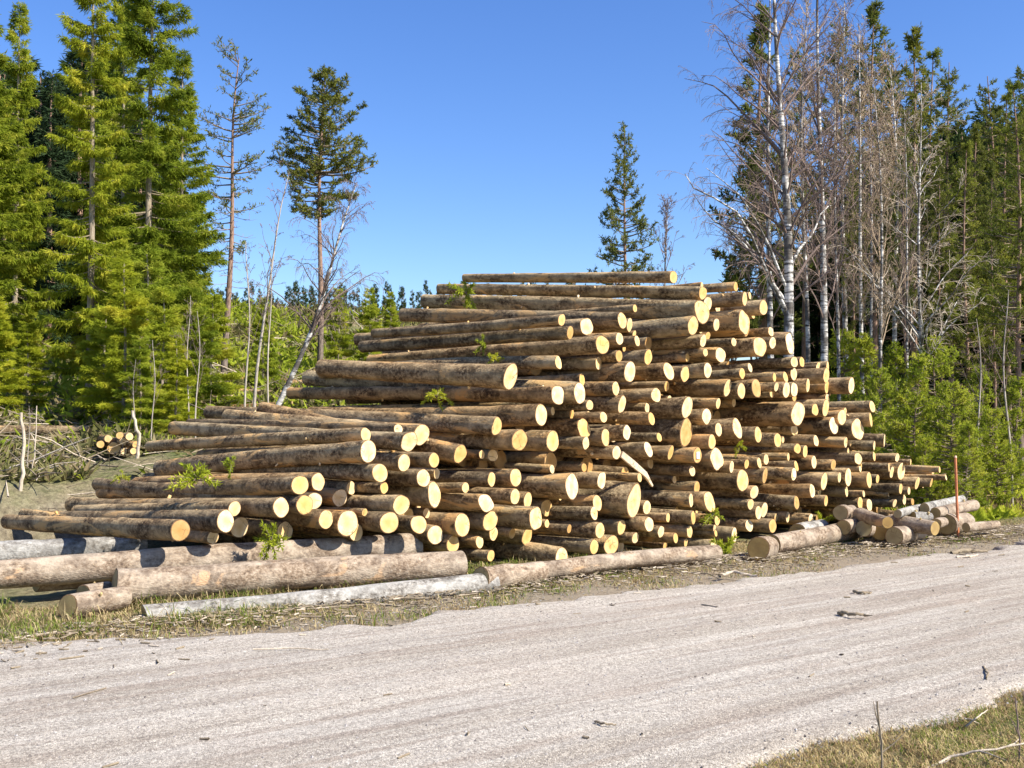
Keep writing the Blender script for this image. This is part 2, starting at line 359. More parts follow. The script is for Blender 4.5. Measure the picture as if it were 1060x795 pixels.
# ------------------------------------------------------------------ the log pile
# measured log ends: (x, y, height) in enlarged tiles; flag b = set back, s = deep in the shade
TILES = {
 (500, 275, 7.571): [(616,425,100),(682,525,115),(815,490,145,'b'),(935,620,150),(590,760,115),(905,765,115,'b')],
 (640, 275, 7.571): [(432,90,100),(655,160,60,'s'),(920,165,75,'b'),(1030,235,65,'b'),(990,260,120),(662,215,110),(700,300,110,'b'),
   (655,362,170),(130,335,65,'b'),(30,430,135),(88,465,120,'b'),(585,470,160),(655,505,110,'b'),(785,340,70,'s'),(768,462,110),
   (985,445,215),(1015,490,160,'b'),(690,560,90,'b'),(665,600,110),(675,690,85),(908,585,80),(125,535,60,'b'),(5,560,110),(155,605,100),
   (40,640,60,'b'),(235,610,110,'s'),(235,715,135),(5,710,100),(548,710,90,'b'),(800,700,140,'b')],
 (760, 275, 7.571): [(225,335,130),(145,390,50,'b'),(280,510,75),(435,610,190),(200,635,170),(300,605,95),(470,755,90),(530,755,85),(660,780,45,'b')],
 (360, 380, 7.571): [(160,660,170),(140,530,120,'b'),(480,585,150),(395,490,95,'b'),(575,530,170,'b'),(880,680,150),(675,730,130),(440,750,150),(1050,685,75,'b')],
 (500, 380, 7.571): [(215,75,190),(107,465,155),(587,220,150),(760,210,185),(775,100,100,'b'),(455,375,180),(835,305,85),(545,345,75,'b'),
   (1043,190,120),(955,390,100),(815,385,90,'b'),(790,475,170),(285,575,160),(545,580,180),(805,595,95),(965,550,150),(1010,520,150,'b'),
   (1045,670,110),(530,740,170,'s'),(780,770,60,'s'),(75,690,100,'b'),(690,360,70,'b')],
 (640, 380, 7.571): [(90,35,175),(395,33,140),(522,55,135),(700,25,110),(970,50,85),(1032,5,80),(25,270,150),(295,220,120),(400,250,60,'b'),
   (380,150,90,'b'),(225,320,75,'b'),(260,405,110),(545,350,180),(555,490,245),(688,390,125),(785,490,105),(860,165,140),(960,185,135),
   (782,285,90),(905,280,75,'s'),(932,480,150),(720,590,130),(320,550,75),(65,515,130),(235,645,115),(410,670,115),(620,690,125),
   (672,700,100,'b'),(790,705,190),(885,760,110),(1005,760,80),(250,750,90,'s'),(945,630,80,'s')],
 (780, 380, 7.571): [(570,65,130),(580,0,100,'b'),(500,5,50,'b'),(315,55,110),(250,80,90),(163,80,70),(765,145,145),(425,143,105),(178,155,80),
   (22,165,140),(255,180,125),(318,175,130),(318,235,70,'b'),(143,212,50),(575,170,110,'b'),(578,240,100,'b'),(565,320,150),(930,310,100,'b'),
   (910,390,150),(348,365,210),(320,500,90,'b'),(482,335,95),(632,452,125),(688,400,120),(720,360,90,'b'),(828,505,170),(1025,575,110),
   (35,530,120),(183,600,150),(230,570,60,'b'),(488,570,95),(722,590,90),(750,570,90,'b'),(345,640,85),(403,660,110),(945,615,80),
   (945,700,80),(100,710,90),(45,750,90),(272,705,70),(473,745,105),(335,775,80),(820,720,90),(625,765,90),(740,655,50,'b'),(840,780,60)],
 (860, 450, 6.625): [(455,157,60),(205,225,65),(398,225,60),(425,255,85),(475,245,115),(545,195,34),(745,240,48),(700,260,45,'b'),(590,325,95),
   (630,335,60,'b'),(690,330,65),(790,290,34),(320,303,65),(262,310,110),(120,110,40,'b'),(475,390,110),(535,385,60),(225,405,50),(397,400,60),
   (503,445,75),(560,460,50),(205,470,85),(260,480,80),(437,460,60)],
 (100, 485, 7.571): [(655,485,180),(910,510,145,'b'),(1010,455,210),(1080,315,135,'b')],
 (240, 485, 7.571): [(385,305,155),(533,130,160),(675,105,150,'b'),(570,285,155),(645,255,130,'b'),(740,420,155),(895,430,220),(985,480,130,'b'),
   (850,265,180,'s'),(920,170,120,'s'),(1045,325,95),(430,475,150,'s'),(60,460,150,'s')],
 (380, 485, 7.571): [(100,35,140),(440,75,150),(545,40,80,'b'),(975,85,125),(530,215,220),(770,150,90,'b'),(120,155,90,'b'),(250,265,155),
   (155,440,160),(290,395,160,'b'),(425,430,150),(930,270,150),(725,425,175),(965,410,165),(525,505,160),(680,595,150),(600,660,100,'b'),
   (475,335,100,'b'),(390,310,80,'s'),(880,580,110,'b'),(970,680,95),(990,510,120,'b')],
 (500, 485, 7.571): [(255,70,160),(250,220,130),(350,250,130,'b'),(710,135,195),(645,110,110,'b'),(515,300,160,'s'),(410,400,200),(515,445,130,'b'),
   (230,500,90,'b'),(350,560,150,'b'),(660,460,140),(610,670,165),(915,485,130),(870,613,115),(930,80,135),(895,270,120),(855,345,130),
   (1005,600,155),(790,5,60,'b'),(600,235,60,'b'),(540,5,60,'b')],
 (620, 485, 7.571): [(275,255,270),(175,460,130),(165,595,150,'b'),(288,570,135),(392,437,110),(485,495,100),(710,495,105),(600,545,90),(680,580,75),
   (895,610,100),(540,385,80),(738,385,110),(615,310,60,'b'),(640,410,50,'b'),(735,250,130),(762,175,140,'b'),(862,220,210),(375,305,110,'b'),
   (730,35,90),(925,400,90,'b'),(905,485,100),(200,40,110,'s'),(320,70,60,'b'),(590,75,50,'b'),(785,330,100,'s'),(520,605,50,'b')],
 (740, 485, 7.571): [(230,120,190),(145,75,80,'b'),(392,55,120),(618,45,100),(855,100,135),(975,70,90),(1045,75,140),(300,170,110),(762,175,125),
   (820,185,60,'b'),(640,268,115),(870,253,90),(1030,170,100),(280,278,95),(385,325,130,'b'),(340,345,115),(478,385,70,'b'),(570,380,95,'b'),
   (752,400,95),(268,447,105),(452,450,115),(18,405,90),(5,490,90),(150,525,140)],
}
BACK = [ # (end px, end py) -> where its far end shows in the photo
 (581.4,331,387,345),(590,344,375,359),(623.5,357,384,374),(697,287,481,288),(727.4,303.4,455,299),(726.5,323,440,312),(644,332,417,326),
 (528.4,390,339,381),(577.5,409,301,407),(600.4,408,319,391),(381,467,166,485),(378.5,450,155,462),(423.4,457,180,443),(514,441,216,427),
 (436,450,236,431),(310.4,502,106,509),(329,499,142,502),(290.9,525,108,524),(242.6,526.6,100,529),(233.4,545,40,537),(186.5,549,8,540),
 (476,470,272,424)]
LM = { # landmark logs: (px, py): (own label, phrase used by its neighbours)
 (697,287): ('topmost log of the pile, lying alone against the blue sky', 'topmost log'),
 (717,337): ('thick pale-ended log high in the pile, directly over a dark hollow', 'thick log over the upper hollow'),
 (771,335): ('very tall lobed log end near the top right of the pile', 'tall lobed end at top right'),
 (788,319): ('log end highest on the right shoulder against the trees', 'upper right shoulder end'),
 (817.5,355.6): ('large oval log end under the tall birches at the upper right edge', 'large oval below the birches'),
 (623.5,357): ('long sloping log, lowest and longest reaching of the three parallel slopers near the top', 'lowest of three parallel slopers'),
 (581.4,331): ('uppermost of the three parallel sloping logs near the top left', 'uppermost parallel sloper'),
 (528.4,390): ('thick pale angled log end resting on the long straight log at mid left', 'angled end at mid left'),
 (577.5,409): ('long straight log crossing the middle left, with a clean round end', 'long straight mid-left log'),
 (600.4,408): ('bright heavy log end right of the long straight mid-left log', 'bright heavy centre-left end'),
 (651.9,384.6): ('thick bright end in the upper middle, left of the dark hollow', 'bright upper-middle end'),
 (713.3,444.7): ('biggest oval log end in the middle of the pile, tucked under a slanted end', 'biggest mid-pile oval'),
 (753.6,401.8): ('sharp bright oval end on the right side of the middle hollow', 'oval right of the middle hollow'),
 (826,428.2): ('tall pear-shaped log end on the right half of the pile', 'pear-shaped right end'),
 (881,399): ('bright outlying log end at the upper right rim beside the birch trunk', 'outlying upper right rim end'),
 (900.2,431.5): ('tall bright end on the right rim, beside the green young pines', 'right rim end by the pines'),
 (744.3,473): ('tall half-shaded oval end at centre right of the pile', 'half-shaded centre-right oval'),
 (804,459): ('bright pointed oval end low on the right half of the pile', 'pointed lower-right oval'),
 (656.3,518.7): ('fattest log of the lower middle, mossy bark and a huge slanted end', 'huge slanted lower-middle end'),
 (450,513.4): ('heart-shaped log end low on the left half of the pile', 'heart-shaped end'),
 (593.8,502.8): ('thick log with bright double end, low at centre left', 'bright double end'),
 (554.2,537.8): ('broad cracked log end at the foot of the centre of the pile', 'broad cracked end'),
 (580.6,573.5): ('lowest thick log at the centre, resting on the ground logs', 'lowest thick centre log'),
 (475.8,541): ('log end half in shadow at the lower left of the centre', 'half-shadowed end'),
 (358.2,541.8): ('large bright end with two dark knots, low on the left', 'two-knot end'),
 (381,467): ('long log at upper left with a big round bright end', 'big round upper-left end'),
 (310.4,502): ('long log on the left side with a round yellow end near the green sprig', 'left end near the sprig'),
 (186.5,549): ('outermost low log at far left with a round bright end', 'outermost far-left end'),
 (770.4,500.9): ('tall narrow bright oval low on the right of centre', 'tall narrow low oval'),
 (840.6,508): ('nearer bright end of the two long low logs on the right', 'bright end of the low right pair'),
 (759.8,554.3): ('large bright end at the foot of the pile beside the green grass tuft', 'foot end by the grass tuft'),
 (932,487): ('tall narrow end towards the far right tip of the pile', 'tall narrow far-right end'),
 (931.7,508.9): ('pale oval end at the right foot of the pile over the small ground logs', 'pale right-foot oval'),
 (890.9,520.9): ('bright oval end low at the right, just over the skid logs', 'bright oval over the skids'),
}
ALPHA = R(49)
def alpha_at(px): return R(46.5+5.5*float(sm(px, 200, 700)))
def face_point(px, py, off):
    r = ray(px, py); lean = .15; w0 = 9.7+.22*(1-float(sm(px, 190, 420)))
    t = (w0+lean*CAMZ+off)/(r[0]*WN[0]+r[1]*WN[1]-lean*r[2])
    return np.array([0, 0, CAMZ])+t*r
def face_dir(al): return np.array([-math.sin(al), math.cos(al), 0.])
E1 = np.array([math.cos(ALPHA), math.sin(ALPHA), 0.])
logs = []
for (ox, oy, s), lst in TILES.items():
    for e in lst:
        px, py, h = ox+e[0]/s, oy+e[1]/s, e[2]/s; fl = e[3] if len(e) > 3 else ''
        off = {'': rng.uniform(-.10, .10), 'b': .22+rng.uniform(-.05, .12), 's': .5}[fl]
        p = face_point(px, py, off); d = p[1]
        r = min(max(h*.5/FPX*d*1.0, .05), .215)
        logs.append(dict(px=px, py=py, p=p, r=r, fl=fl, lm=None, back=None))
for (bx, by, qx, qy) in BACK:
    L = min(logs, key=lambda q: abs(q['px']-bx)+abs(q['py']-by)); L['back'] = (qx, qy)
for k, v in LM.items():
    L = min(logs, key=lambda q: abs(q['px']-k[0])+abs(q['py']-k[1])); L['lm'] = v
    if abs(L['px']-k[0])+abs(L['py']-k[1]) > 4: print('landmark off', k, L['px'], L['py'])
# let neighbours settle so that they touch rather than cross
C = np.array([[q['p']@E1, q['p'][2]] for q in logs]); C0 = C.copy(); RR = np.array([q['r']*.95 for q in logs])
for it in range(60):
    D = C[:, None]-C[None]; dist = np.linalg.norm(D, axis=2)+np.eye(len(C))*9; ov = RR[:, None]+RR[None]-dist
    ov = np.where((ov > 0), ov, 0); C = C+(D/dist[..., None]*ov[..., None]*.25).sum(1)
    m = C-C0; l = np.linalg.norm(m, axis=1, keepdims=True); lim = (RR*.42)[:, None]; C = C0+m*np.minimum(1, lim/(l+1e-9))
for q, c, c0 in zip(logs, C, C0): q['p'] = q['p']+E1*(c-c0)[0]+np.array([0, 0, (c-c0)[1]])
D = np.linalg.norm(C[:, None]-C[None], axis=2)+np.eye(len(C))*9
RR = np.maximum(.55*RR, np.minimum(RR, RR-np.maximum(0, (RR[:, None]+RR[None]-D).max(1))*.45))
for q, r_ in zip(logs, RR): q['r'] = float(r_)
nvis = len(logs)
# shaded logs set deeper in the pile close the gaps between the measured ones
cand = []
umin, umax = C[:, 0].min(), C[:, 0].max()
for a in np.arange(umin, umax, .045):
    for z in np.arange(.12, 3.4, .045):
        dd = np.hypot(C[:, 0]-a, C[:, 1]-z)-RR
        g = dd.min()
        if g < .062: continue
        near = (np.abs(C[:, 0]-a) < .42)
        if not near.any() or C[near, 1].max() < z+.3: continue
        t_ = (9.75+.15*z+.85-(a*E1[:2])@WN)/(face_dir(ALPHA)[:2]@WN); pp = a*E1+t_*face_dir(ALPHA)
        fx, fy = 530+FPX*pp[0]/pp[1], 438-FPX*(z-CAMZ)/pp[1]
        if fx < 390 or fy < 325 or (fx < 545 and fy < 470-(fx-300)*.16): continue
        cand.append((min(g, .11), a, z))
cand.sort(reverse=True); fill = []
for g, a, z in cand:
    if len(fill) >= 260: break
    if fill:
        fa = np.array(fill); gg = (np.hypot(fa[:, 1]-a, fa[:, 2]-z)-fa[:, 0]).min()
        if gg < .055: continue
        g = min(g, gg)
    fill.append((g, a, z))
print('visible logs', nvis, 'fillers', len(fill), 'candidates', len(cand))
A0 = face_dir(ALPHA)
mb = MB(); rgf = np.random.default_rng(12)
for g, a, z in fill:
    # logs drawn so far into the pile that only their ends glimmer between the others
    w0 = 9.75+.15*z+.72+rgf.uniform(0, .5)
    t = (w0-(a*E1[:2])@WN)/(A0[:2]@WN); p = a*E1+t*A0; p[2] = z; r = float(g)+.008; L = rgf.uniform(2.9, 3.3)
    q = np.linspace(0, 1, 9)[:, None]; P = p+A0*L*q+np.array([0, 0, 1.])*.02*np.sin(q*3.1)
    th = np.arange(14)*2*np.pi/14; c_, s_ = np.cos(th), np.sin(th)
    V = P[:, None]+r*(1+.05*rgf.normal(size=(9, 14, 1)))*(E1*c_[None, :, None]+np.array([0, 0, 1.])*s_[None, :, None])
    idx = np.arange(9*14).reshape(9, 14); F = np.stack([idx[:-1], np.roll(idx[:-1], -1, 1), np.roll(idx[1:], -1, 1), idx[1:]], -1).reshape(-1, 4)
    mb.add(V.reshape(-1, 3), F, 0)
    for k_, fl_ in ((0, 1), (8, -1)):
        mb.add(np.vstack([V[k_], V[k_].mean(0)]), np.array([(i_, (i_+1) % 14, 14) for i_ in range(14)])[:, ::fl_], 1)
tag(mb.build('stacked_logs', [BARK, wood_mat('shade_darkened_cut_wood', (.50, .36, .17), (.34, .20, .08))]), 'ends of the logs lying deeper inside the pile, seen in the gaps', 'logs', kind='stuff')  # end wood coloured darker, the shade of the gaps put into it
_lm = [q for q in logs if q['lm']]
OCT = ['right of', 'upper right of', 'above', 'upper left of', 'left of', 'lower left of', 'below', 'lower right of']
ORD = ['', 'second ', 'third ', 'fourth ', 'fifth ', 'sixth ', 'seventh ', 'eighth ', 'ninth ', 'tenth ']
byk = {}
for q in logs:
    if q['lm']: q['label'] = q['lm'][0]; continue
    m = min(_lm, key=lambda l: math.hypot(l['px']-q['px'], l['py']-q['py']))
    o = int(round(math.atan2(m['py']-q['py'], q['px']-m['px'])/(math.pi/4))) % 8
    byk.setdefault((id(m), o), []).append((math.hypot(m['px']-q['px'], m['py']-q['py']), q, m))
for (i, o), l in byk.items():
    l.sort(key=lambda t: t[0])
    for k, (dd, q, m) in enumerate(l):
        size = 'slim' if q['r'] < .085 else ('thick' if q['r'] > .135 else 'medium')
        adj = {'b': 'set-back ', 's': 'shaded ', 'f': 'deep-set shaded '}.get(q['fl'], '')
        q['label'] = f"{adj}{size} log end, {'next' if k == 0 else ORD[k].strip()} {OCT[o]} the {m['lm'][1]}"
NS = 22
def log_profile(rg, amp=.045):
    th = np.arange(NS)*2*np.pi/NS; f = np.ones(NS)
    for k in (2, 3, 4, 5): f += amp/k*1.6*rg.normal()*np.cos(k*th+rg.uniform(0, 6.28))
    return th, f
def make_log(P0, P1, r0, r1, bark, wood, rg, stubs=5, amp=.045, bend=None, end_tilt=.12, label=None, group=None, r_mid=1.0):
    """log from front end P0 to far end P1; local +X runs along it"""
    P0 = np.array(P0, float); P1 = np.array(P1, float); L = np.linalg.norm(P1-P0); nr = max(8, int(L*7))
    th, f = log_profile(rg, amp); th_off = rg.uniform(0, 6.28)
    s = np.linspace(0, 1, nr); rad = (r0+(r1-r0)*s)
    bend = rg.uniform(.2, 1.0)**1.5*.022*L if bend is None else bend; bd = rg.uniform(0, 6.28)
    cy = np.sin(s*np.pi)*bend*math.cos(bd); cz = np.sin(s*np.pi)*bend*math.sin(bd)*.7
    s1 = rg.uniform(0, 99)
    nz = fbm(s[:, None]*L*2.2+s1, np.cos(th)[None]*1.2+s1*1.3, 3)*.07+fbm(s[:, None]*L*9+s1, np.sin(th)[None]*3+s1, 2)*.03
    env = np.minimum(1, np.minimum(s, 1-s)*L*8)[:, None]
    f2 = f[None]*(1-.3*s[:, None])+.3*s[:, None]
    rr = rad[:, None]*(f2+nz*env)
    if rg.random() < .35: rr *= 1+rg.uniform(.06, .16)*np.exp(-s*L/.22)[:, None]     # flared butt
    for k in range(rg.integers(3, 9)):      # branch swellings
        s0 = rg.uniform(.1, .9); t0 = rg.uniform(0, 6.28)
        rr *= 1+.09*np.exp(-((s-s0)*L/.07)**2)[:, None]*np.exp(-(((th-t0+np.pi) % (2*np.pi)-np.pi)/.5)**2)[None]
    y = rr*np.cos(th+th_off)+cy[:, None]; z = rr*np.sin(th+th_off)+cz[:, None]
    ta, tb = rg.normal()*end_tilt, rg.normal()*end_tilt
    x = s[:, None]*L+((y-cy[:, None])*ta+(z-cz[:, None])*tb)*np.exp(-(s*L/.12))[:, None]
    V = np.stack([x, y, z], -1); idx = np.arange(nr*NS).reshape(nr, NS)
    F = np.stack([idx[:-1], idx[1:], np.roll(idx[1:], -1, 1), np.roll(idx[:-1], -1, 1)], -1).reshape(-1, 4)
    mb = MB(); mb.add(V.reshape(-1, 3), F, 0)
    # far cut face
    b = V[-1]; c = b.mean(0)
    mb.add(np.vstack([b, c]), np.array([[i, (i+1) % NS, NS] for i in range(NS)])[:, ::-1], 1)
    for k in range(rg.integers(0, max(2, stubs-2))):
        i = rg.integers(2, nr-2); j = rg.integers(0, NS); p = V[i, j]; n = unit(np.array([rg.uniform(-.5, .5), p[1]-cy[i], p[2]-cz[i]])*np.array([rad[i], 1, 1]))
        ln = rg.uniform(.012, .04); rr_ = rg.uniform(.008, .02)
        q = np.stack([p-n*.01, p+n*ln, p+n*(ln+.001)]); tubes(mb, q[None], np.array([[rr_*1.2, rr_, .0005]]), 7, 1)
    o = empty('log'); bo = mb.build('bark', [bark, wood], o)
    # near cut face: domed rings of vertices, slightly proud, with a saw step on some
    ring = V[0]; c = np.array([ring[:, 0].mean(), cy[0], cz[0]]); lv = [ring*1.0]
    for q in (.925, .6, .3): lv.append(c+(ring-c)*q-np.array([.003, 0, 0]))
    W = np.vstack(lv+[c[None]-np.array([.003, 0, 0])]); fs = []
    for a in range(3):
        for i in range(NS): j = (i+1) % NS; fs.append((a*NS+i, a*NS+j, (a+1)*NS+j, (a+1)*NS+i))
    e = MB(); e.add(W, fs[:NS], 1); e.add(W, fs[NS:], 0); e.add(W[3*NS:], [(i, (i+1) % NS, NS) for i in range(NS)], 0)
    # thin bark rim
    eo = e.build('cut_end', [wood, RIM], o, smooth=False)
    d = unit(P1-P0); up = np.array([0, 0, 1.]); yv = unit(np.cross(up, d)); zv = np.cross(d, yv)
    o.matrix_world = Matrix(((d[0], yv[0], zv[0], P0[0]), (d[1], yv[1], zv[1], P0[1]), (d[2], yv[2], zv[2], P0[2]), (0, 0, 0, 1)))
    o.empty_display_size = .05; tag(o, label, 'log', group); return o, bo
for i, q in enumerate(logs):
    rg = np.random.default_rng(100+i); bnd = .018 if q['back'] else None; al = alpha_at(q['px'])+rg.normal()*R(.9)
    P0 = q['p']; L = rg.uniform(3.7, 4.3); pitch = 0
    if q['back']:
        b = ray(*q['back']); d = A0
        # far end: on the vertical plane through the log at ALPHA
        nrm = np.array([math.cos(al), math.sin(al)]); t = (P0[:2]@nrm)/(b[:2]@nrm); P1 = np.array([0, 0, CAMZ])+t*b
        if not 3.2 < np.linalg.norm(P1-P0) < 5.6: P1 = P0+unit(P1-P0)*np.clip(np.linalg.norm(P1-P0), 3.2, 5.6)
    else:
        P1 = P0+face_dir(al)*L+np.array([0, 0, rg.normal()*.03])
        gz = float(terrain(P1[0], P1[1]))+q['r']+.02
        P1[2] = max(P1[2], min(gz, P0[2]+.5))
    r = q['r']; tp = rg.uniform(.8, 1.05)
    big = r > .14
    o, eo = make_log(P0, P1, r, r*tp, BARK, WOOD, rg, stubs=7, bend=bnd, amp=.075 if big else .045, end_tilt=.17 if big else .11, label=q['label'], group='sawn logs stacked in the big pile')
    q['obj'] = o
# ------------------------------------------------------------------ the supporting logs lying along the road
def ground_log(x0, y0, h0, x1, y1, h1, base, label, bark=None, wood=None, nt_=False, base1=None, seed=0):
    if x0 > 860: h0 *= .88; h1 *= .85
    def pt(x, y, h, b):
        d = (CAMZ-b)*FPX/max(20., (y-438.5+h/2)); return at(x, y, d), h/2/FPX*d
    P0, r0 = pt(x0, y0, h0, base); P1, r1 = pt(x1, y1, h1, base if base1 is None else base1)
    rg = np.random.default_rng(900+seed)
    o, e = make_log(P0, P1, r0, r1, bark or BARK_SKID, wood or WOOD_OLD, rg, stubs=6, amp=.03, label=label, group='older logs lying on the ground under the pile')
    return o
GL = [
 (118,608,34, 478,585,30, .02, 'long pinkish-brown log in front at lower left, with a brown weathered left end'),
 (150,637,20, 512,604,24, -.07, 'pale whitish log lowest of all, half sunk in the roadside grass', 'P'),
 (38,599,27, 232,580,27, .06, 'brown log with blunt left end showing behind the long pinkish one'),
 (-30,597,30, 432,566,28, .13, 'long upper pinkish log whose right end stops at the lower left of the pile'),
 (-30,574,24, 152,566,24, .16, 'greyish-white log at far left under the outermost low log', 'P'),
 (98,603,24, 170,596,22, .0, 'short stub with dark end squeezed left of the front pinkish log'),
 (70,628,26, 128,618,24, .0, 'small rotten log piece in the grass at lower left'),
 (86,616,20, 112,612,20, .02, 'small block with pale cut end wedged under the left front logs'),
 (150,617,16, 200,612,15, .0, 'thin broken piece between the front logs at lower left'),
 (497,600,24, 560,592,22, -.02, 'mossy green short log in front of the lowest thick centre log'),
 (560,591,19, 742,572,16, .0, 'slender tan log along the grass below the middle of the pile'),
 (785,568,22, 796,566,21, .0, 'short thick stump-like piece by the grass tuft, brown end facing left'),
 (800,564,20, 908,545,18, .0, 'thick pinkish log along the grass below the right half of the pile'),
 (825,551,18, 850,546,17, .06, 'pale short log tucked above the thick pinkish right log', 'P'),
 (870,531,17, 881,529,15, .30, 'small yellow-ended log left of the bent branch-like log'),
 (890,533,18, 919,541,14, .26, 'thin bent log with yellow end sloping to the right'),
 (873,546,18, 895,543,17, .12, 'olive-ended short log above the thick pinkish right log'),
 (894,547,19, 905,545,18, .10, 'olive-ended log just right of the other olive end'),
 (911,550,20, 926,545,18, .05, 'round yellowish end facing left, between two larger ground logs'),
 (921.5,541,20, 968,547,17, .13, 'curved grey log with a yellow end, on top of the right ground logs'),
 (925.5,555,22, 952,551,18, .0, 'lowest yellow-ended log near the marker pole'),
 (944,536,13, 963,536,12, .24, 'short grey log under the pale sloping pair at right', 'P'),
 (929,532,10, 953,526,10, .34, 'thin pale sloping log at the right foot of the pile', 'P'),
 (957,526,11, 996,517,10, .36, 'thin pale log continuing upward to the marker pole', 'P'),
 (968,531,13, 1008,523,14, .28, 'thick grey log passing behind the marker pole'),
 (969,542,12, 977,540,11, .2, 'tiny cream-ended log left of the big round stub'),
 (980,543,24, 1000,540,22, .04, 'big round olive stub directly behind the marker pole'),
 (1000,546,11, 1032,543,10, .1, 'faded tan log lying right of the marker pole by the road'),
]
for i, g in enumerate(GL):
    ground_log(*g[:7], g[7], BARK_PALE if len(g) > 8 else None, seed=i)
# ------------------------------------------------------------------ trees
def trunk_path(H, lean, wob, rg, k=14, curve=None):
    s = np.linspace(0, 1, k); x = lean[0]*s*H; y = lean[1]*s*H
    if curve: x = x+curve[0]*np.sin(s*np.pi)*H; y = y+curve[1]*np.sin(s*np.pi)*H
    ph = rg.uniform(0, 6, 2); x = x+wob*np.sin(s*7+ph[0])*s; y = y+wob*np.sin(s*6+ph[1])*s
    return np.stack([x, y, s*H], 1)
def on_trunk(T, z):
    return np.stack([np.interp(z, T[:, 2], T[:, i]) for i in range(3)], -1)
def spruce(H, zb, Rm, r0, seed, dens=1.0, droop=.35, power=.8, leaf=.22, m_leaf=None, m_bark=None, dead_below=True, lean=(0, 0), irregular=.25, side=None, yoff=-.25):
    rg = np.random.default_rng(seed); T = trunk_path(H, lean, .05, rg)
    tr = MB(); s = np.linspace(0, 1, len(T)); tubes(tr, T[None], (r0*(1-s)**.8+.012)[None], 10, 0)
    cr = MB()
    nb = int((H-zb)*15*dens)
    z = zb+(H-zb)*rg.random(nb)**1.05; z.sort(); t = (z-zb)/(H-zb)
    L = Rm*((1-t)**power)*rg.uniform(1-irregular*2, 1.08, nb)*np.minimum(1, .45+t*3)+.12
    az = rg.uniform(0, 6.283, nb)
    if side is not None: L *= .62+.5*np.maximum(0, np.cos(az-side))
    k = 7; ss = np.linspace(0, 1, k)[None]
    up = (-.05+.55*t**2)[:, None]
    o = on_trunk(T, z)
    hx = ss*L[:, None]
    zz = up*hx - droop*hx*(1-.75*ss**1.5)*(1-.7*t[:, None])
    wob = rg.normal(size=(nb, 1))*.12*hx
    P = np.stack([o[:, None, 0]+np.cos(az)[:, None]*hx-np.sin(az)[:, None]*wob, o[:, None, 1]+np.sin(az)[:, None]*hx+np.cos(az)[:, None]*wob, o[:, None, 2]+zz], -1)
    tubes(cr, P, .004+.012*L[:, None]*(1-ss*.95), 3, 1)
    # twigs with needles
    cnt = np.maximum(4, (L*40*dens*(.22/leaf)**1.5).astype(int)); rep = np.repeat(np.arange(nb), cnt); n = len(rep)
    sp = rg.uniform(.12, 1.0, n)**.8; C, Dv = lerp_along(P[rep], sp)
    sidev = np.cross(Dv, [0, 0, 1.]); sg = rg.choice([-1, 1], n)[:, None]
    tl = (.12+.30*L[rep]*(1-sp)**.7*rg.uniform(.3, 1, n))[:, None]
    d = unit(Dv*rg.uniform(.3, 1.2, (n, 1))+sidev*sg*rg.uniform(.2, 1.1, (n, 1))+np.array([0, 0, -1.])*rg.uniform(-.1, .8*(droop+.3), (n, 1)))
    for q in (0., .33, .66, 1.0):
        keep = rg.random(n) < (1 if q < .9 else .75)
        Cq = C+d*tl*q+rg.normal(size=(n, 3))*.02; dq = unit(d+rg.normal(size=(n, 3))*.45+np.array([0, 0, yoff]))
        cards(cr, Cq[keep], dq[keep], leaf*rg.uniform(.6, 1.55, keep.sum()), leaf*rg.uniform(.13, .27, keep.sum()), rg, 0)
    # leader
    zt = np.linspace(H*.93, H, 14); c = on_trunk(T, zt); cards(cr, c, np.stack([rg.normal(size=14)*.5, rg.normal(size=14)*.5, np.ones(14)], -1), np.full(14, leaf*1.1), np.full(14, leaf*.35), rg, 0)
    if dead_below and zb > .8:
        m = int(zb*9); zz_ = rg.uniform(.4, zb+1.0, m); oo = on_trunk(T, zz_); aa = rg.uniform(0, 6.28, m); LL = rg.uniform(.2, .75, m)
        q = np.linspace(0, 1, 4)[None]; PP = np.stack([oo[:, None, 0]+np.cos(aa)[:, None]*LL[:, None]*q, oo[:, None, 1]+np.sin(aa)[:, None]*LL[:, None]*q, oo[:, None, 2]-LL[:, None]*q**2*.35], -1)
        tubes(tr, PP, .009*(1-q*.8)*np.ones((m, 1)), 3, 0)
    return (tr, [m_bark or B_SPRUCE]), (cr, [m_leaf or F_SPRUCE, B_TWIG])
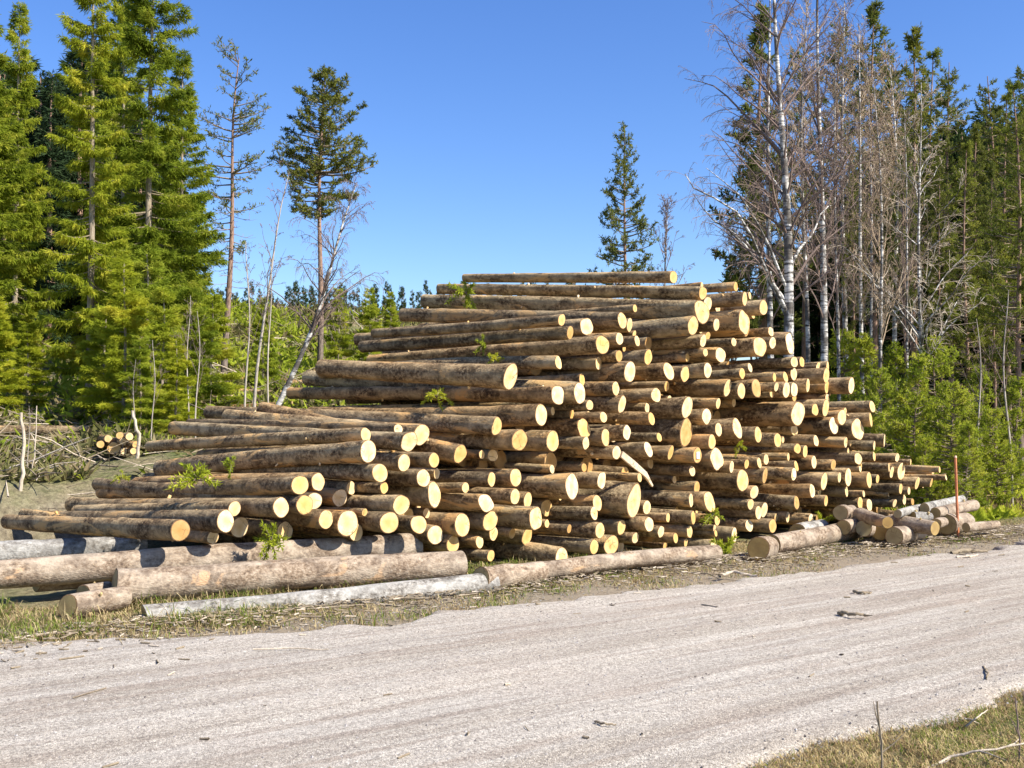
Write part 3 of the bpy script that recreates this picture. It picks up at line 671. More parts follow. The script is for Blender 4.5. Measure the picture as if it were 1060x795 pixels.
def pine(H, zb, Rm, r0, seed, dens=1.0, leaf=.16, m_leaf=None, lean=(0, 0), topflat=.55, dead=10, sparse=1.0, tuft=11, taper_top=1.0):
    rg = np.random.default_rng(seed); T = trunk_path(H, lean, .12, rg)
    tr = MB(); s = np.linspace(0, 1, len(T)); tubes(tr, T[None], (r0*(1-.88*s))[None], 10, 0)
    cr = MB(); nb = int((H-zb)*8.5*dens*sparse)+4
    z = zb+(H-zb)*rg.random(nb); t = (z-zb)/(H-zb)
    L = Rm*np.clip((1-t*taper_top)**topflat*np.minimum(1, .35+t*2.2), .08, 1)*rg.uniform(.45, 1.1, nb)
    az = rg.uniform(0, 6.283, nb); k = 6; ss = np.linspace(0, 1, k)[None]; o = on_trunk(T, z)
    upf = (.0+.6*t)[:, None]; hx = ss*L[:, None]; zz = hx*(upf-.25)+.28*hx*ss; wob = np.sin(ss*4+rg.uniform(0, 6, (nb, 1)))*.10*L[:, None]*ss
    P = np.stack([o[:, None, 0]+np.cos(az)[:, None]*hx-np.sin(az)[:, None]*wob, o[:, None, 1]+np.sin(az)[:, None]*hx+np.cos(az)[:, None]*wob, o[:, None, 2]+zz+wob*.5], -1)
    tubes(cr, P, (.008+.018*L[:, None])*(1-ss*.85), 4, 1)
    # sub branches
    cnt = np.maximum(3, (L*9).astype(int)); rep = np.repeat(np.arange(nb), cnt); n = len(rep)
    sp = rg.uniform(.3, 1, n); C, Dv = lerp_along(P[rep], sp); sl = .15+.35*L[rep]*rg.uniform(.2, 1, n)*(1.1-sp)
    d = unit(Dv+rg.normal(size=(n, 3))*.6+np.array([0, 0, .25])); q = np.linspace(0, 1, 3)[None, :, None]
    S = C[:, None]+d[:, None]*sl[:, None, None]*q; tubes(cr, S, np.full((n, 3), .006), 3, 1)
    tip = S[:, -1]; rep2 = np.repeat(np.arange(n), tuft); nn = len(rep2)
    dv = unit(rg.normal(size=(nn, 3))+d[rep2]*.7+np.array([0, 0, .45])); base = tip[rep2]-d[rep2]*rg.uniform(0, .22, (nn, 1))
    cards(cr, base, dv, leaf*rg.uniform(.6, 1.2, nn), leaf*rg.uniform(.18, .35, nn), rg, 0)
    if dead:
        m = dead; zz_ = rg.uniform(zb*.45, zb+.3*(H-zb), m); oo = on_trunk(T, zz_); aa = rg.uniform(0, 6.28, m); LL = rg.uniform(.3, 1.3, m)*Rm*.5
        q = np.linspace(0, 1, 5)[None]; PP = np.stack([oo[:, None, 0]+np.cos(aa)[:, None]*LL[:, None]*q, oo[:, None, 1]+np.sin(aa)[:, None]*LL[:, None]*q, oo[:, None, 2]-LL[:, None]*q*.25+LL[:, None]*q**3*.2], -1)
        tubes(tr, PP, .014*(1-q*.8)*np.ones((m, 1)), 3, 0)
        q3 = lerp_along(PP[np.repeat(np.arange(m), 3)], rg.uniform(.3, .9, m*3)); dd = unit(q3[1]+rg.normal(size=(m*3, 3))*.7)
        ql = np.linspace(0, 1, 3)[None, :, None]; tubes(tr, q3[0][:, None]+dd[:, None]*ql*rg.uniform(.1, .4, (m*3, 1, 1)), np.full((m*3, 3), .006), 3, 0)
    return (tr, [B_PINE]), (cr, [m_leaf or F_PINE, B_TWIG])
def grow(rg, P, Rr, m, s0, s1, Lf, ang, k, up=0., droop=0., rfac=.55, rmin=.004, along=None):
    """children of the polylines P"""
    n = len(P); rep = np.repeat(np.arange(n), m); N_ = len(rep); s = rg.uniform(s0, s1, N_)
    C, D = lerp_along(P[rep], s); rr = (Rr[rep, 0]*(1-s)+Rr[rep, -1]*s)
    plen = np.linalg.norm(np.diff(P, axis=1), axis=2).sum(1)[rep]
    side = unit(np.cross(D, rg.normal(size=(N_, 3)))); a = (ang*rg.uniform(.7, 1.3, N_))[:, None]
    d = unit(D*np.cos(a)+side*np.sin(a)+np.array([0, 0, up]))
    L = plen*Lf*rg.uniform(.5, 1.15, N_)*(1.15-s*.75); q = np.linspace(0, 1, k)[None, :, None]
    jit = unit(rg.normal(size=(N_, 3)))[:, None]*np.sin(q*3.0)*L[:, None, None]*.07
    Q = C[:, None]+d[:, None]*L[:, None, None]*q+jit-np.array([0, 0, 1.])*droop*L[:, None, None]*q**2
    q1 = np.linspace(0, 1, k)[None]; r_ = np.maximum(rmin, (rr*rfac)[:, None]*(1-q1*.85)); return Q, r_
def birch(H, zb, Rm, r0, seed, bark=None, lean=(0, 0), curve=None, limbs=22, sub=7, fine=7, mt=None, twig_r=.0045, ang=.8, forks=0, droop=.3, limb_pale=True, fine_len=.55, side=None):
    rg = np.random.default_rng(seed); T = trunk_path(H, lean, .10, rg, 18, curve)
    s = np.linspace(0, 1, len(T)); rad = r0*(1-s)**.85+.008; tr = MB(); tubes(tr, T[None], rad[None], 12, 0); cr = MB()
    z = zb+(H*.97-zb)*rg.random(limbs)**.9; t = (z-zb)/(H-zb); o = on_trunk(T, z); az = rg.uniform(0, 6.283, limbs)
    if side is not None: az = side+rg.normal(size=limbs)*.7
    L = Rm*(1-t)**.6*rg.uniform(.5, 1.1, limbs)+.3; k = 8; q = np.linspace(0, 1, k)[None]
    a = (ang*rg.uniform(.75, 1.2, limbs))[:, None]; hx = L[:, None]*np.sin(a)*q; zz = L[:, None]*np.cos(a)*q*1.25-droop*L[:, None]*q**2.4
    wob = (np.sin(q*5+rg.uniform(0, 6, (limbs, 1)))+.6*np.sin(q*11+rg.uniform(0, 6, (limbs, 1))))*.06*L[:, None]*q; zz = zz+np.sin(q*8+rg.uniform(0, 6, (limbs, 1)))*.035*L[:, None]*q
    P = np.stack([o[:, None, 0]+np.cos(az)[:, None]*hx-np.sin(az)[:, None]*wob, o[:, None, 1]+np.sin(az)[:, None]*hx+np.cos(az)[:, None]*wob, o[:, None, 2]+zz], -1)
    lr = np.interp(z, T[:, 2], rad); R1 = np.minimum(lr*.5, .007+.0095*L)[:, None]*(1-q*.85)
    pl = R1[:, 0] > (.040 if limb_pale is True else limb_pale or 9); tubes(tr, P[pl], R1[pl], 6, 0); tubes(cr, P[~pl], R1[~pl], 4, 0)
    Q2, r2 = grow(rg, P, R1, sub, .15, .98, .42, .75, 6, up=.12, droop=droop*.8, rmin=twig_r*1.15); tubes(cr, Q2, r2, 3, 0)
    Q3, r3 = grow(rg, Q2, r2, fine, .1, 1., fine_len, .6, 5, up=0, droop=droop*2.2, rmin=twig_r); tubes(cr, Q3, r3, 3, 0)
    Q4, r4 = grow(rg, Q3, r3, 1, .2, 1., .6, .5, 4, up=0, droop=droop*2.6, rmin=twig_r*.8); tubes(cr, Q4, r4, 3, 0)
    return (tr, [bark or B_BIRCH]), (cr, [mt or B_BTWIG])
def plant(kind, parts, px, d, top=None, H=None, label='', group=None, cat='tree', sx=1.0, rz=None, base_drop=.1, seed=0, meshes=None, z=None):
    """stand a tree on the terrain at bearing px and depth d, scaled so that its top reaches photo row `top`"""
    x = (px-530)/FPX*d*1.0; zg = float(terrain(x, d)) if z is None else z
    if meshes is None:
        (tb, tm), (cb, cm) = parts; meshes = (tb.mesh('trunk', tm), cb.mesh('crown', cm, False))
    sc = 1.0
    if top is not None: sc = (at(px, top, d)[2]-zg+base_drop)/H
    o = empty(kind, (x, d, zg-base_drop), rng.uniform(0, 6.28) if rz is None else rz, (sc*sx, sc*sx, sc))
    for nm, me in zip(('trunk', 'crown'), meshes):
        c = bpy.data.objects.new(nm, me); COL.objects.link(c); c.parent = o
    tag(o, label, cat, group); return o, meshes
GLft = 'spruces at the edge of the clearing on the left'
# left group of spruces
sp1 = spruce(15, 1.6, 2.0, .13, 11, dens=1.15, leaf=.15, irregular=.34, droop=.45, yoff=-.6, power=.6); _, MS1 = plant('spruce_tree', sp1, 92, 24, -62, 15, 'tall pale-trunked spruce reaching out of frame, bare lit trunk running up its front', GLft, rz=2.0, sx=.88)
sp2 = spruce(16, 3.0, 3.0, .15, 12, dens=1.3, leaf=.18, irregular=.34, droop=.25, power=.6); _, MS2 = plant('spruce_tree', sp2, 152, 27, -75, 16, 'broad dark green spruce with ragged right side against the sky', GLft, rz=.5, sx=.86)
sp3 = spruce(14, 1.2, 2.1, .14, 13, dens=1.3, leaf=.18, irregular=.2, yoff=-.4, power=.75); _, MS3 = plant('spruce_tree', sp3, 14, 31, 6, 14, 'pointed dark spruce at the very left edge', GLft, rz=1.1, sx=.72)
plant('spruce_tree', None, -26, 27, -10, 14, 'spruce cut by the left edge of the picture', GLft, meshes=MS3, rz=4.0)
plant('spruce_tree', None, 124, 33, -20, 16, 'spruce filling the gap between the two tallest spruces', GLft, meshes=MS2, rz=3.3, sx=.6)
plant('spruce_tree', None, 186, 32, 55, 14, 'smaller spruce on the right flank of the tall group', GLft, meshes=MS3, rz=.3, sx=.85)
# light green young spruces in front
yg = spruce(5, .1, 1.25, .05, 21, dens=1.5, leaf=.11, m_leaf=F_YOUNG, irregular=.2, droop=.12, dead_below=False, yoff=0.)
_, MY1 = plant('young_spruce', yg, 128, 21.5, 272, 5, 'bright young spruce right of the pale trunk, tallest of the young ones', 'young spruces below the tall ones', rz=0)
yg2 = spruce(4.5, .1, 1.15, .05, 22, dens=1.5, leaf=.11, m_leaf=F_YOUNG, irregular=.3, droop=.05, dead_below=False, yoff=.1)
_, MY2 = plant('young_spruce', yg2, 168, 21, 300, 4.5, 'bright bushy young spruce in the middle of the young group', 'young spruces below the tall ones', rz=1)
for (px, d, top, me, H, lb) in [(108, 22.5, 318, MY2, 4.5, 'lower young spruce at the foot of the pale trunk'), (150, 23.5, 262, MY1, 5, 'young spruce directly below the broad dark spruce'),
        (196, 23, 300, MY2, 4.5, 'young spruce at the right end of the young group'), (218, 25, 308, MY1, 5, 'thin young spruce beside the sparse dead-topped pine'),
        (28, 23.5, 335, MY2, 4.5, 'low yellow-green spruce near the left edge'), (-6, 22, 310, MY1, 5, 'young spruce cut by the left edge'), (145, 19.5, 350, MY2, 4.5, 'smallest bright spruce in front of the young group'),
        (182, 20, 352, MY1, 5, 'low young spruce nearest the upper left logs'),
        (350, 40, 300, MY2, 4.5, 'small spruce on the ridge right of the tall pine'), (382, 40, 300, MY1, 5, 'small spruce on the ridge left of the pile top'), 
        (272, 34, 310, MY1, 5, 'small spruce on the ridge between the two pines'), (404, 50, 303, MY2, 4.5, 'last small spruce on the ridge before the pile top')]:
    plant('young_spruce', None, px, d, top, H, lb, 'young spruces below the tall ones' if px < 250 else 'small spruces on the ridge', meshes=me, sx=1.15 if px < 250 else .8)
# lone pines
pn1 = pine(12, 4.6, 1.7, .13, 31, dens=1.2, sparse=.9, leaf=.15, lean=(.04, 0), topflat=.3, tuft=5, dead=34, taper_top=.9)
_, MP1 = plant('pine_tree', pn1, 231, 38, 60, 12, 'thin half-dead pine with drooping sparse crown, right of the spruces', rz=0)
pn2 = pine(12, 6.2, 2.6, .13, 32, dens=3.0, leaf=.15, lean=(.0, 0), topflat=.5, tuft=15, dead=12)
_, MP2 = plant('pine_tree', pn2, 331, 42, 76, 12, 'tall lone pine with slim reddish trunk and tufted crown', rz=.4)
pn3 = pine(12, 3.8, 2.1, .13, 33, dens=1.9, leaf=.17, topflat=.65, tuft=9, dead=26)
_, MP3 = plant('pine_tree', pn3, 648, 60, 131, 12, 'distant lone pine above the top of the pile', rz=1.0, sx=.85)
# dark pine behind the birches on the right
pn4 = pine(14, 2.5, 2.2, .15, 34, dens=1.5, leaf=.2, topflat=.8, tuft=14, dead=10, m_leaf=F_PINE)
_, MP4 = plant('pine_tree', pn4, 790, 36, 12, 14, 'dark branchy pine behind the leftmost big birch', rz=0)
# bare birches
bl = birch(6.6, 1.9, 2.3, .075, 41, lean=(.36, .0), curve=(.03, 0), limbs=36, sub=7, fine=5, ang=.8, droop=.35, twig_r=.0032)
plant('birch_tree', bl, 273, 22, 190, 6.6, 'leaning white birch with arching bare crown crossing the lone pine', rz=0)
b2 = birch(6, 2.6, 1.2, .032, 42, bark=B_GREY, lean=(.14, 0), curve=(-.03, 0), limbs=9, sub=4, fine=4, droop=.1, ang=.45)
_, MB2 = plant('birch_tree', b2, 262, 22, 178, 6, 'thin bent birch stem left of the leaning white birch', rz=0)
b3 = birch(5, 2.0, .9, .022, 43, bark=B_GREY, lean=(.02, 0), limbs=8, sub=4, fine=4, droop=.1, ang=.5)
_, MB3 = plant('birch_tree', b3, 253, 21, 250, 5, 'slender upright birch sapling left of the bent stem', rz=0)
plant('birch_tree', None, 278, 24, 262, 5, 'slender sapling just behind the leaning white birch', meshes=MB3, rz=2)
SAPL = 'thin bare saplings behind the upper left logs'
for (px, d, top, rz, lb) in [(157, 17.5, 352, .5, 'crooked pale sapling in front of the young spruces'), (203, 18, 322, 1.5, 'pale bare sapling left of the slender birches'), (196, 20, 306, 3, 'thinner bare sapling beside the pale one'),
                             (140, 19, 372, 4, 'short bare sapling below the broad dark spruce'), (30, 15, 420, 2, 'short bare twig-like sapling near the wooden stake')]:
    plant('bare_sapling', None, px, d, top, 5, lb, SAPL, meshes=MB3, rz=rz)
fb = birch(9, 1.5, 2.1, .07, 44, limbs=34, sub=8, fine=6, ang=.5, droop=.05, twig_r=.006, limb_pale=False)
_, MFB = plant('birch_tree', fb, 690, 62, 205, 9, 'distant bare rounded birch right of the lone pine above the pile', rz=0, sx=.9)
plant('birch_tree', None, 633, 58, 195, 9, 'faint bare birch left of the distant lone pine', meshes=MB2, rz=1)
plant('birch_tree', None, 757, 45, 232, 9, 'small bare birch left of the big white birches', meshes=MFB, rz=2, sx=.6)
# right-hand birches
GB = 'white-stemmed birches on the right'
B1 = birch(14, 4.2, 4.6, .155, 51, lean=(-.012, 0), curve=(.012, 0), limbs=54, sub=9, fine=6, ang=.8, droop=.26, twig_r=.0034)
_, MB_1 = plant('birch_tree', B1, 812, 22, -70, 14, 'largest white birch, leftmost, with limbs arching left over the sky', GB, rz=0)
B2 = birch(13, 4.0, 2.6, .10, 52, limbs=40, sub=8, fine=5, ang=.6, droop=.15, twig_r=.0035)
_, MB_2 = plant('birch_tree', B2, 853, 24, -60, 13, 'straight white birch second from the left, clean banded trunk', GB, rz=1)
B3 = birch(12, 4.0, 2.2, .06, 53, limbs=40, sub=7, fine=5, ang=.55, droop=.05, twig_r=.0045, mt=B_RTWIG)
_, MB_3 = plant('birch_tree', B3, 893, 26, 25, 12, 'slim birch with reddish twigs, right of the banded birch', GB, rz=2)
plant('birch_tree', None, 912, 24, 80, 12, 'slim birch rising behind the young pines, reddish twig crown', GB, meshes=MB_3, rz=4)
plant('birch_tree', None, 836, 30, -10, 12, 'thin reddish-twigged birch between the two big white birches', GB, meshes=MB_3, rz=.6)
plant('birch_tree', None, 876, 33, 0, 12, 'birch with reddish twig cloud behind the banded birch', GB, meshes=MB_3, rz=1.6, sx=1.2)
plant('birch_tree', None, 868, 25, 30, 13, 'slim white stem right beside the banded birch', GB, meshes=MB_2, rz=2.4, sx=.55)
plant('birch_tree', None, 903, 28, 60, 13, 'slim white stem between the two reddish birches', GB, meshes=MB_2, rz=5.4, sx=.55)
plant('birch_tree', None, 940, 27, 110, 13, 'slim white stem left of the pale spreading birch', GB, meshes=MB_2, rz=4.4, sx=.55)
plant('birch_tree', None, 928, 31, 50, 12, 'reddish-twigged birch in front of the dark forest', GB, meshes=MB_3, rz=2.9, sx=1.2)
plant('birch_tree', None, 798, 25, -40, 13, 'thinner twin stem just left of the largest white birch', GB, meshes=MB_2, rz=3.4, sx=.85)
B4 = birch(11, 3.0, 3.0, .06, 54, limbs=36, sub=7, fine=5, ang=.85, droop=.12, twig_r=.004, mt=B_STICK, limb_pale=.01)
_, MB_4 = plant('birch_tree', B4, 955, 24, 85, 11, 'pale birch with long whitish limbs spreading to the right', GB, rz=0)
plant('birch_tree', None, 1012, 21, 330, 5, 'short pale sapling among the young pines', GB, meshes=MB3, rz=1)
plant('birch_tree', None, 1046, 20, 300, 5, 'thin sapling at the right edge by the bushes', GB, meshes=MB3, rz=3)
# right-hand conifers
GP = 'tall conifers of the forest on the right'
RC = pine(15, 5.0, 2.2, .14, 61, dens=1.6, leaf=.16, topflat=.8, tuft=14, dead=26); _, MC1 = plant('pine_tree', RC, 948, 34, 34, 15, 'tall green pine with a narrow top above the pale birch', GP, rz=0)
RC2 = pine(15, 6.5, 1.9, .12, 62, dens=1.5, leaf=.15, topflat=.7, tuft=12, dead=30, m_leaf=F_PINE); _, MC2 = plant('pine_tree', RC2, 985, 31, 66, 15, 'green pine right of the tallest one, sunlit crown', GP, rz=1)
RS = pine(14, 2.8, 2.2, .13, 63, dens=1.7, leaf=.12, topflat=.7, tuft=20, dead=20, m_leaf=F_MID); _, MC3 = plant('pine_tree', RS, 1056, 25, 88, 14, 'sunlit yellow-green conifer at the right edge', GP, rz=0, sx=.95)
for (px, d, top, me, H, lb, kd, sx) in [
    (906, 37, 5, MC1, 15, 'dark-topped pine behind the reddish birch crowns', 'pine_tree', 1), (1032, 36, 78, MC2, 15, 'pine with pointed top near the right edge', 'pine_tree', 1),
    (1014, 33, 130, MC1, 15, 'lower green pine between the right-hand tops', 'pine_tree', .9), (1072, 30, 60, MC2, 15, 'pine cut by the right edge', 'pine_tree', 1),
    (870, 40, 20, MC2, 15, 'slim dark-stemmed pine behind the banded birch', 'pine_tree', .9), (833, 38, 40, MC2, 15, 'dark slim pine between the two big birches', 'pine_tree', .8),
    (1002, 27, 150, MC3, 14, 'sunlit conifer rising behind the young pines', 'pine_tree', .9), (968, 42, 55, MC3, 14, 'pine deep between the pines on the right', 'pine_tree', 1.0),
    (925, 44, 40, MC2, 15, 'pine stem in the shade left of the pale birch', 'pine_tree', 1), (778, 42, 150, MC2, 15, 'slender pine far behind the leftmost birch', 'pine_tree', .6),
    (885, 30, 140, MC2, 15, 'orange-stemmed pine low behind the reddish birches', 'pine_tree', .55), (938, 29, 130, MC2, 15, 'orange-stemmed pine beside the pale birch', 'pine_tree', .6),
    (975, 28, 160, MC2, 15, 'orange-stemmed thin pine right of the pale birch', 'pine_tree', .6), (1030, 28, 170, MC1, 15, 'orange-stemmed pine in front of the pointed one', 'pine_tree', .65),
    (1044, 32, 100, MC3, 14, 'shaded pine behind the sunlit edge conifer', 'pine_tree', .9)]:
    plant(kd, None, px, d, top, H, lb, GP, meshes=me, sx=sx)
# young pines beside the pile
yp = pine(4.5, .1, 1.5, .045, 71, dens=3.8, leaf=.12, topflat=.7, tuft=16, dead=0, m_leaf=F_YOUNG)
GY = 'bright young pines beside the pile'
_, MYP = plant('young_pine', yp, 948, 20.5, 372, 4.5, 'bright young pine in the middle of the thicket beside the pile', GY, cat='young pine')
yp2 = pine(4.5, .1, 1.7, .045, 72, dens=3.8, leaf=.12, topflat=.6, tuft=16, dead=0, m_leaf=F_YOUNG)
_, MYP2 = plant('young_pine', yp2, 985, 19.5, 398, 4.5, 'wide young pine right behind the marker pole', GY, cat='young pine')
for (px, d, top, me, lb) in [(915, 22, 384, MYP2, 'young pine nearest the right rim of the pile'), (1010, 21.5, 385, MYP, 'young pine right of the marker pole'), (1030, 20, 425, MYP2, 'low young pine near the right edge'),
        (928, 24, 360, MYP, 'young pine behind the nearest one, at the slim birch foot'), (970, 23.5, 352, MYP2, 'tallest young pine at the back of the thicket'), (1000, 18.8, 440, MYP, 'low bushy young pine by the sandy track'),
        (895, 25, 352, MYP, 'young pine seen over the upper right rim'), (870, 27, 345, MYP2, 'young pine behind the banded birch foot'), (1052, 23, 395, MYP, 'young pine cut by the right edge'),
        (960, 19, 455, MYP2, 'lowest young pine just right of the pile tip')]:
    plant('young_pine', None, px, d, top, 4.5, lb, GY, cat='young pine', meshes=me)
# forest that reads as one mass
def mass(name, label, cat, spec, srcs, seed, wd=1.1):
    rg = np.random.default_rng(seed); mb = MB()
    for (px, d, top) in spec:
        (tb, tm), (cb, cm), H = srcs[rg.integers(len(srcs))]
        x = (px-530)/FPX*d; zg = float(terrain(x, d))-.2; sc = (at(px, top, d)[2]-zg)/H
        if sc <= 0: continue
        A = Matrix.Translation((x, d, zg)) @ Matrix.Rotation(rg.uniform(0, 6.28), 4, 'Z') @ Matrix.Diagonal((sc*wd, sc*wd, sc, 1))
        t2 = MB(); t2.V = tb.V; t2.F = tb.F; t2.M = [np.full(len(m), 1) for m in tb.M]; t2.n = tb.n
        c2 = MB(); c2.V = cb.V; c2.F = cb.F; c2.M = cb.M; c2.n = cb.n
        mb.addmb(t2, A); mb.addmb(c2, A)
    o = mb.build(name, [F_FAR, B_PINE], smooth=False); return tag(o, label, cat, kind='stuff')
lo1 = (*spruce(10, .6, 1.5, .12, 81, dens=1.1, leaf=.22, irregular=.25), 10)
lo2 = (*pine(12, 5, 1.9, .12, 82, dens=1.1, leaf=.38, tuft=7, dead=8), 12)
lo3 = (*spruce(10, .6, 1.25, .12, 83, dens=1.1, leaf=.22, irregular=.35), 10)
rg = np.random.default_rng(5)
mass('distant_treeline', 'row of small dark conifers along the far ridge left of the pile top', 'treeline',
     [(p+rg.uniform(-3, 3), rg.uniform(75, 120), 300+rg.normal()*7+(6 if p < 300 else 0)) for p in np.arange(205, 620, 3.6)], [lo1, lo3], 1, .62)
mass('forest', 'dark forest interior behind the birches and pines on the right', 'forest',
     [(p+rg.uniform(-6, 6), rg.uniform(40, 68), np.interp(p, [770, 830, 880, 960, 1100], [290, 268, 190, 150, 140])+rg.normal()*18) for p in np.repeat(np.arange(800, 1130, 9.), 2)]
     + [(p, rg.uniform(34, 64), rg.uniform(60, 160)) for p in np.repeat(np.arange(1135, 1750, 17.), 2)], [lo1, lo2, lo3, lo2], 2)
mass('forest', 'dark forest interior behind the spruces on the left', 'forest',
     [(p+rg.uniform(-6, 6), rg.uniform(38, 60), np.interp(p, [-100, 0, 45, 90, 200], [40, 70, 110, 60, 200])+rg.normal()*18) for p in np.repeat(np.arange(-120, 190, 10.), 3)]
     + [(p, rg.uniform(32, 60), rg.uniform(20, 150)) for p in np.repeat(np.arange(-620, -120, 17.), 2)], [lo1, lo3], 3)
# ------------------------------------------------------------------ grass, brushwood and small things
def blades(mb, x, y, z, hgt, wid, rg, lean=.6, m=None, nm=2):
    n = len(x); a = rg.uniform(0, 6.283, n); ln = lean*rg.uniform(.2, 1.3, n)*hgt
    dx, dy = np.cos(a), np.sin(a); sx, sy = -dy*wid/2, dx*wid/2; z = z-.01
    b0 = np.stack([x-sx, y-sy, z], -1); b1 = np.stack([x+sx, y+sy, z], -1)
    m0 = np.stack([x-sx*.8+dx*ln*.35, y-sy*.8+dy*ln*.35, z+hgt*.6], -1); m1 = np.stack([x+sx*.8+dx*ln*.35, y+sy*.8+dy*ln*.35, z+hgt*.6], -1)
    t = np.stack([x+dx*ln, y+dy*ln, z+hgt*(1-.35*(ln/hgt)**2).clip(.15, 1)], -1)
    V = np.stack([b0, b1, m1, m0, t], 1).reshape(-1, 3); i = np.arange(n)*5
    mi = rg.integers(0, nm, n) if m is None else m
    mb.V.append(V); mb.F.append(np.stack([i, i+1, i+2, i+3], -1)+mb.n); mb.M.append(mi)
    mb.F.append(np.stack([i+3+mb.n, i+2+mb.n, i+4+mb.n, -np.ones(n, int)], -1)); mb.M.append(mi); mb.n += n*5
G_STRAW = foliage_mat('dry_grass', (.30, .23, .12), (.46, .37, .21), (.62, .52, .32), .3, 3)
G_GREEN = foliage_mat('green_grass', (.08, .12, .02), (.16, .21, .04), (.26, .30, .07), .35, 3)
G_BROWN = foliage_mat('withered_grass', (.15, .10, .06), (.24, .17, .10), (.34, .26, .16), .25, 3)
rg = np.random.default_rng(77)
# verge between the road and the pile
n = 260000; u = rg.uniform(-5.5, 20, n); w = 7.55+rg.random(n)**.8*2.6
keep = (fbm(u*1.4, w*1.4)-.02+.75*sm(w, 7.7, 8.9) > rg.random(n)*.9) & (rg.random(n) < np.interp(u, [-5, 4, 8, 20], [1, .9, .55, .35]))
u, w = u[keep], w[keep]; x, y = from_uw(u, w); patch = fbm(x*1.3+4, y*1.3)
h = (.025+.06*rg.random(len(x))**2)*(1+1.3*(patch > .05)*rg.random(len(x))*np.interp(u, [-2, 2, 5, 8], [1.8, 1.8, 1.1, .4]))
mb = MB(); blades(mb, x, y, terrain(x, y), h, .004+.005*rg.random(len(x)), rg, 1.5, np.where(rg.random(len(x)) < .16+.4*(patch > .1), 1, np.where(rg.random(len(x)) < .4, 2, 0)))
tag(mb.build('verge_grass', [G_STRAW, G_GREEN, G_BROWN], smooth=False), 'dry straw-coloured grass strip between the gravel road and the logs', 'grass', kind='stuff')
# near verge, lower right
n = 260000; u = rg.uniform(2.2, 9.5, n); w = rg.uniform(1.4, 4.0, n)
keep = (fbm(u*1.2+7, w*1.6)+.42+.6*sm(3.9-w, 0, .5) > rg.random(n)*1.0); u, w = u[keep], w[keep]; x, y = from_uw(u, w); patch = fbm(x*1.7+4, y*1.7)
h = .018+.05*rg.random(len(x))**2
mb = MB(); blades(mb, x, y, terrain(x, y), h, .0025+.003*rg.random(len(x)), rg, 1.7, np.where(rg.random(len(x)) < .12+.22*(patch > .0), 1, np.where(rg.random(len(x)) < .35, 2, 0)))
tag(mb.build('verge_grass', [G_STRAW, G_GREEN, G_BROWN], smooth=False), 'short matted grass of the near verge at lower right', 'grass', kind='stuff')
# clearing: brushwood, twigs and low green growth
def scatter_view(n, pl, pr, d0, d1, rg):
    d = d0*(d1/d0)**rg.random(n); px = rg.uniform(pl, pr, n); x = (px-530)/FPX*d; return x, d, terrain(x, d)
_ds = np.linspace(13.5, 22, 200); _dd = min(_ds, key=lambda d_: abs(at(120, 475, d_)[2]-float(terrain((120-530)/FPX*d_, d_))))
n = 190000; x, y, z = scatter_view(n, -330, 620, 13.5, 66, rg); px_ = 530+FPX*x/y; uu, ww = uw(x, y)
k = (ww > 14.3) & (fbm(x*.5, y*.5)+.18*sm(ww, 14, 22) > rg.random(n)*.55-.12) & ~((np.abs(px_-120) < 26) & (y < _dd+.3)) & ~((ww < 15.1) & (x < -3.2) & (fbm(x*.8, y*.8) < .2)); x, y, z = x[k], y[k], z[k]; sc = .06+.0055*y
mound = np.maximum(0, fbm(x*.45+9, y*.45))*1.5*rg.random(len(x))**1.1
mb = MB(); C = np.stack([x, y, z+mound*sm(y, 15, 22)], -1); D = rg.normal(size=(len(x), 3)); D[:, 2] = np.abs(D[:, 2])*.6+.15
mi = np.where(fbm(x*.35+3, y*.35)+.25*rg.normal(size=len(x)) > .08, 0, np.where(rg.random(len(x)) < .6, 1, 2))
for q in range(4):
    s_ = mi == q
    cards(mb, C[s_], D[s_], sc[s_]*rg.uniform(.7, 2.2, s_.sum()), sc[s_]*rg.uniform(.25, .6, s_.sum()), rg, q)
tag(mb.build('brushwood', [F_YOUNG, foliage_mat('moss_green_brush', (.10, .10, .03), (.22, .20, .07), (.36, .31, .13)), F_DEAD], smooth=False), 'green and brown felled twigs and low growth covering the clearing', 'brushwood', kind='stuff')
n = 1900; x, y, z = scatter_view(n, -70, 600, 13.5, 60, rg); uu, ww = uw(x, y); k = ww > 14.1; x, y, z = x[k], y[k], z[k]; n = len(x)
a = rg.uniform(0, 6.28, n); L = rg.uniform(.25, 1.5, n)*(.5+.02*y); tilt = np.abs(rg.normal(size=n))*.22; q = np.linspace(-.5, .5, 4)[None]
P = np.stack([x[:, None]+np.cos(a)[:, None]*L[:, None]*q, y[:, None]+np.sin(a)[:, None]*L[:, None]*q, z[:, None]+.05+(tilt*L)[:, None]*(q+.5)+rg.normal(size=(n, 4))*.02*L[:, None]], -1)
mb = MB(); rad = (.004+.012*rg.random(n)**2)*(.6+.03*y); hf = rg.random(n) < .3
tubes(mb, P[hf], rad[hf, None]*np.array([[1, .9, .7, .4]]), 5, 0); tubes(mb, P[~hf], rad[~hf, None]*np.array([[1, .9, .7, .4]]), 5, 1)
tag(mb.build('fallen_branches', [B_STICK, B_TWIG]), 'bleached and brown fallen branches lying over the clearing', 'branches', kind='stuff')
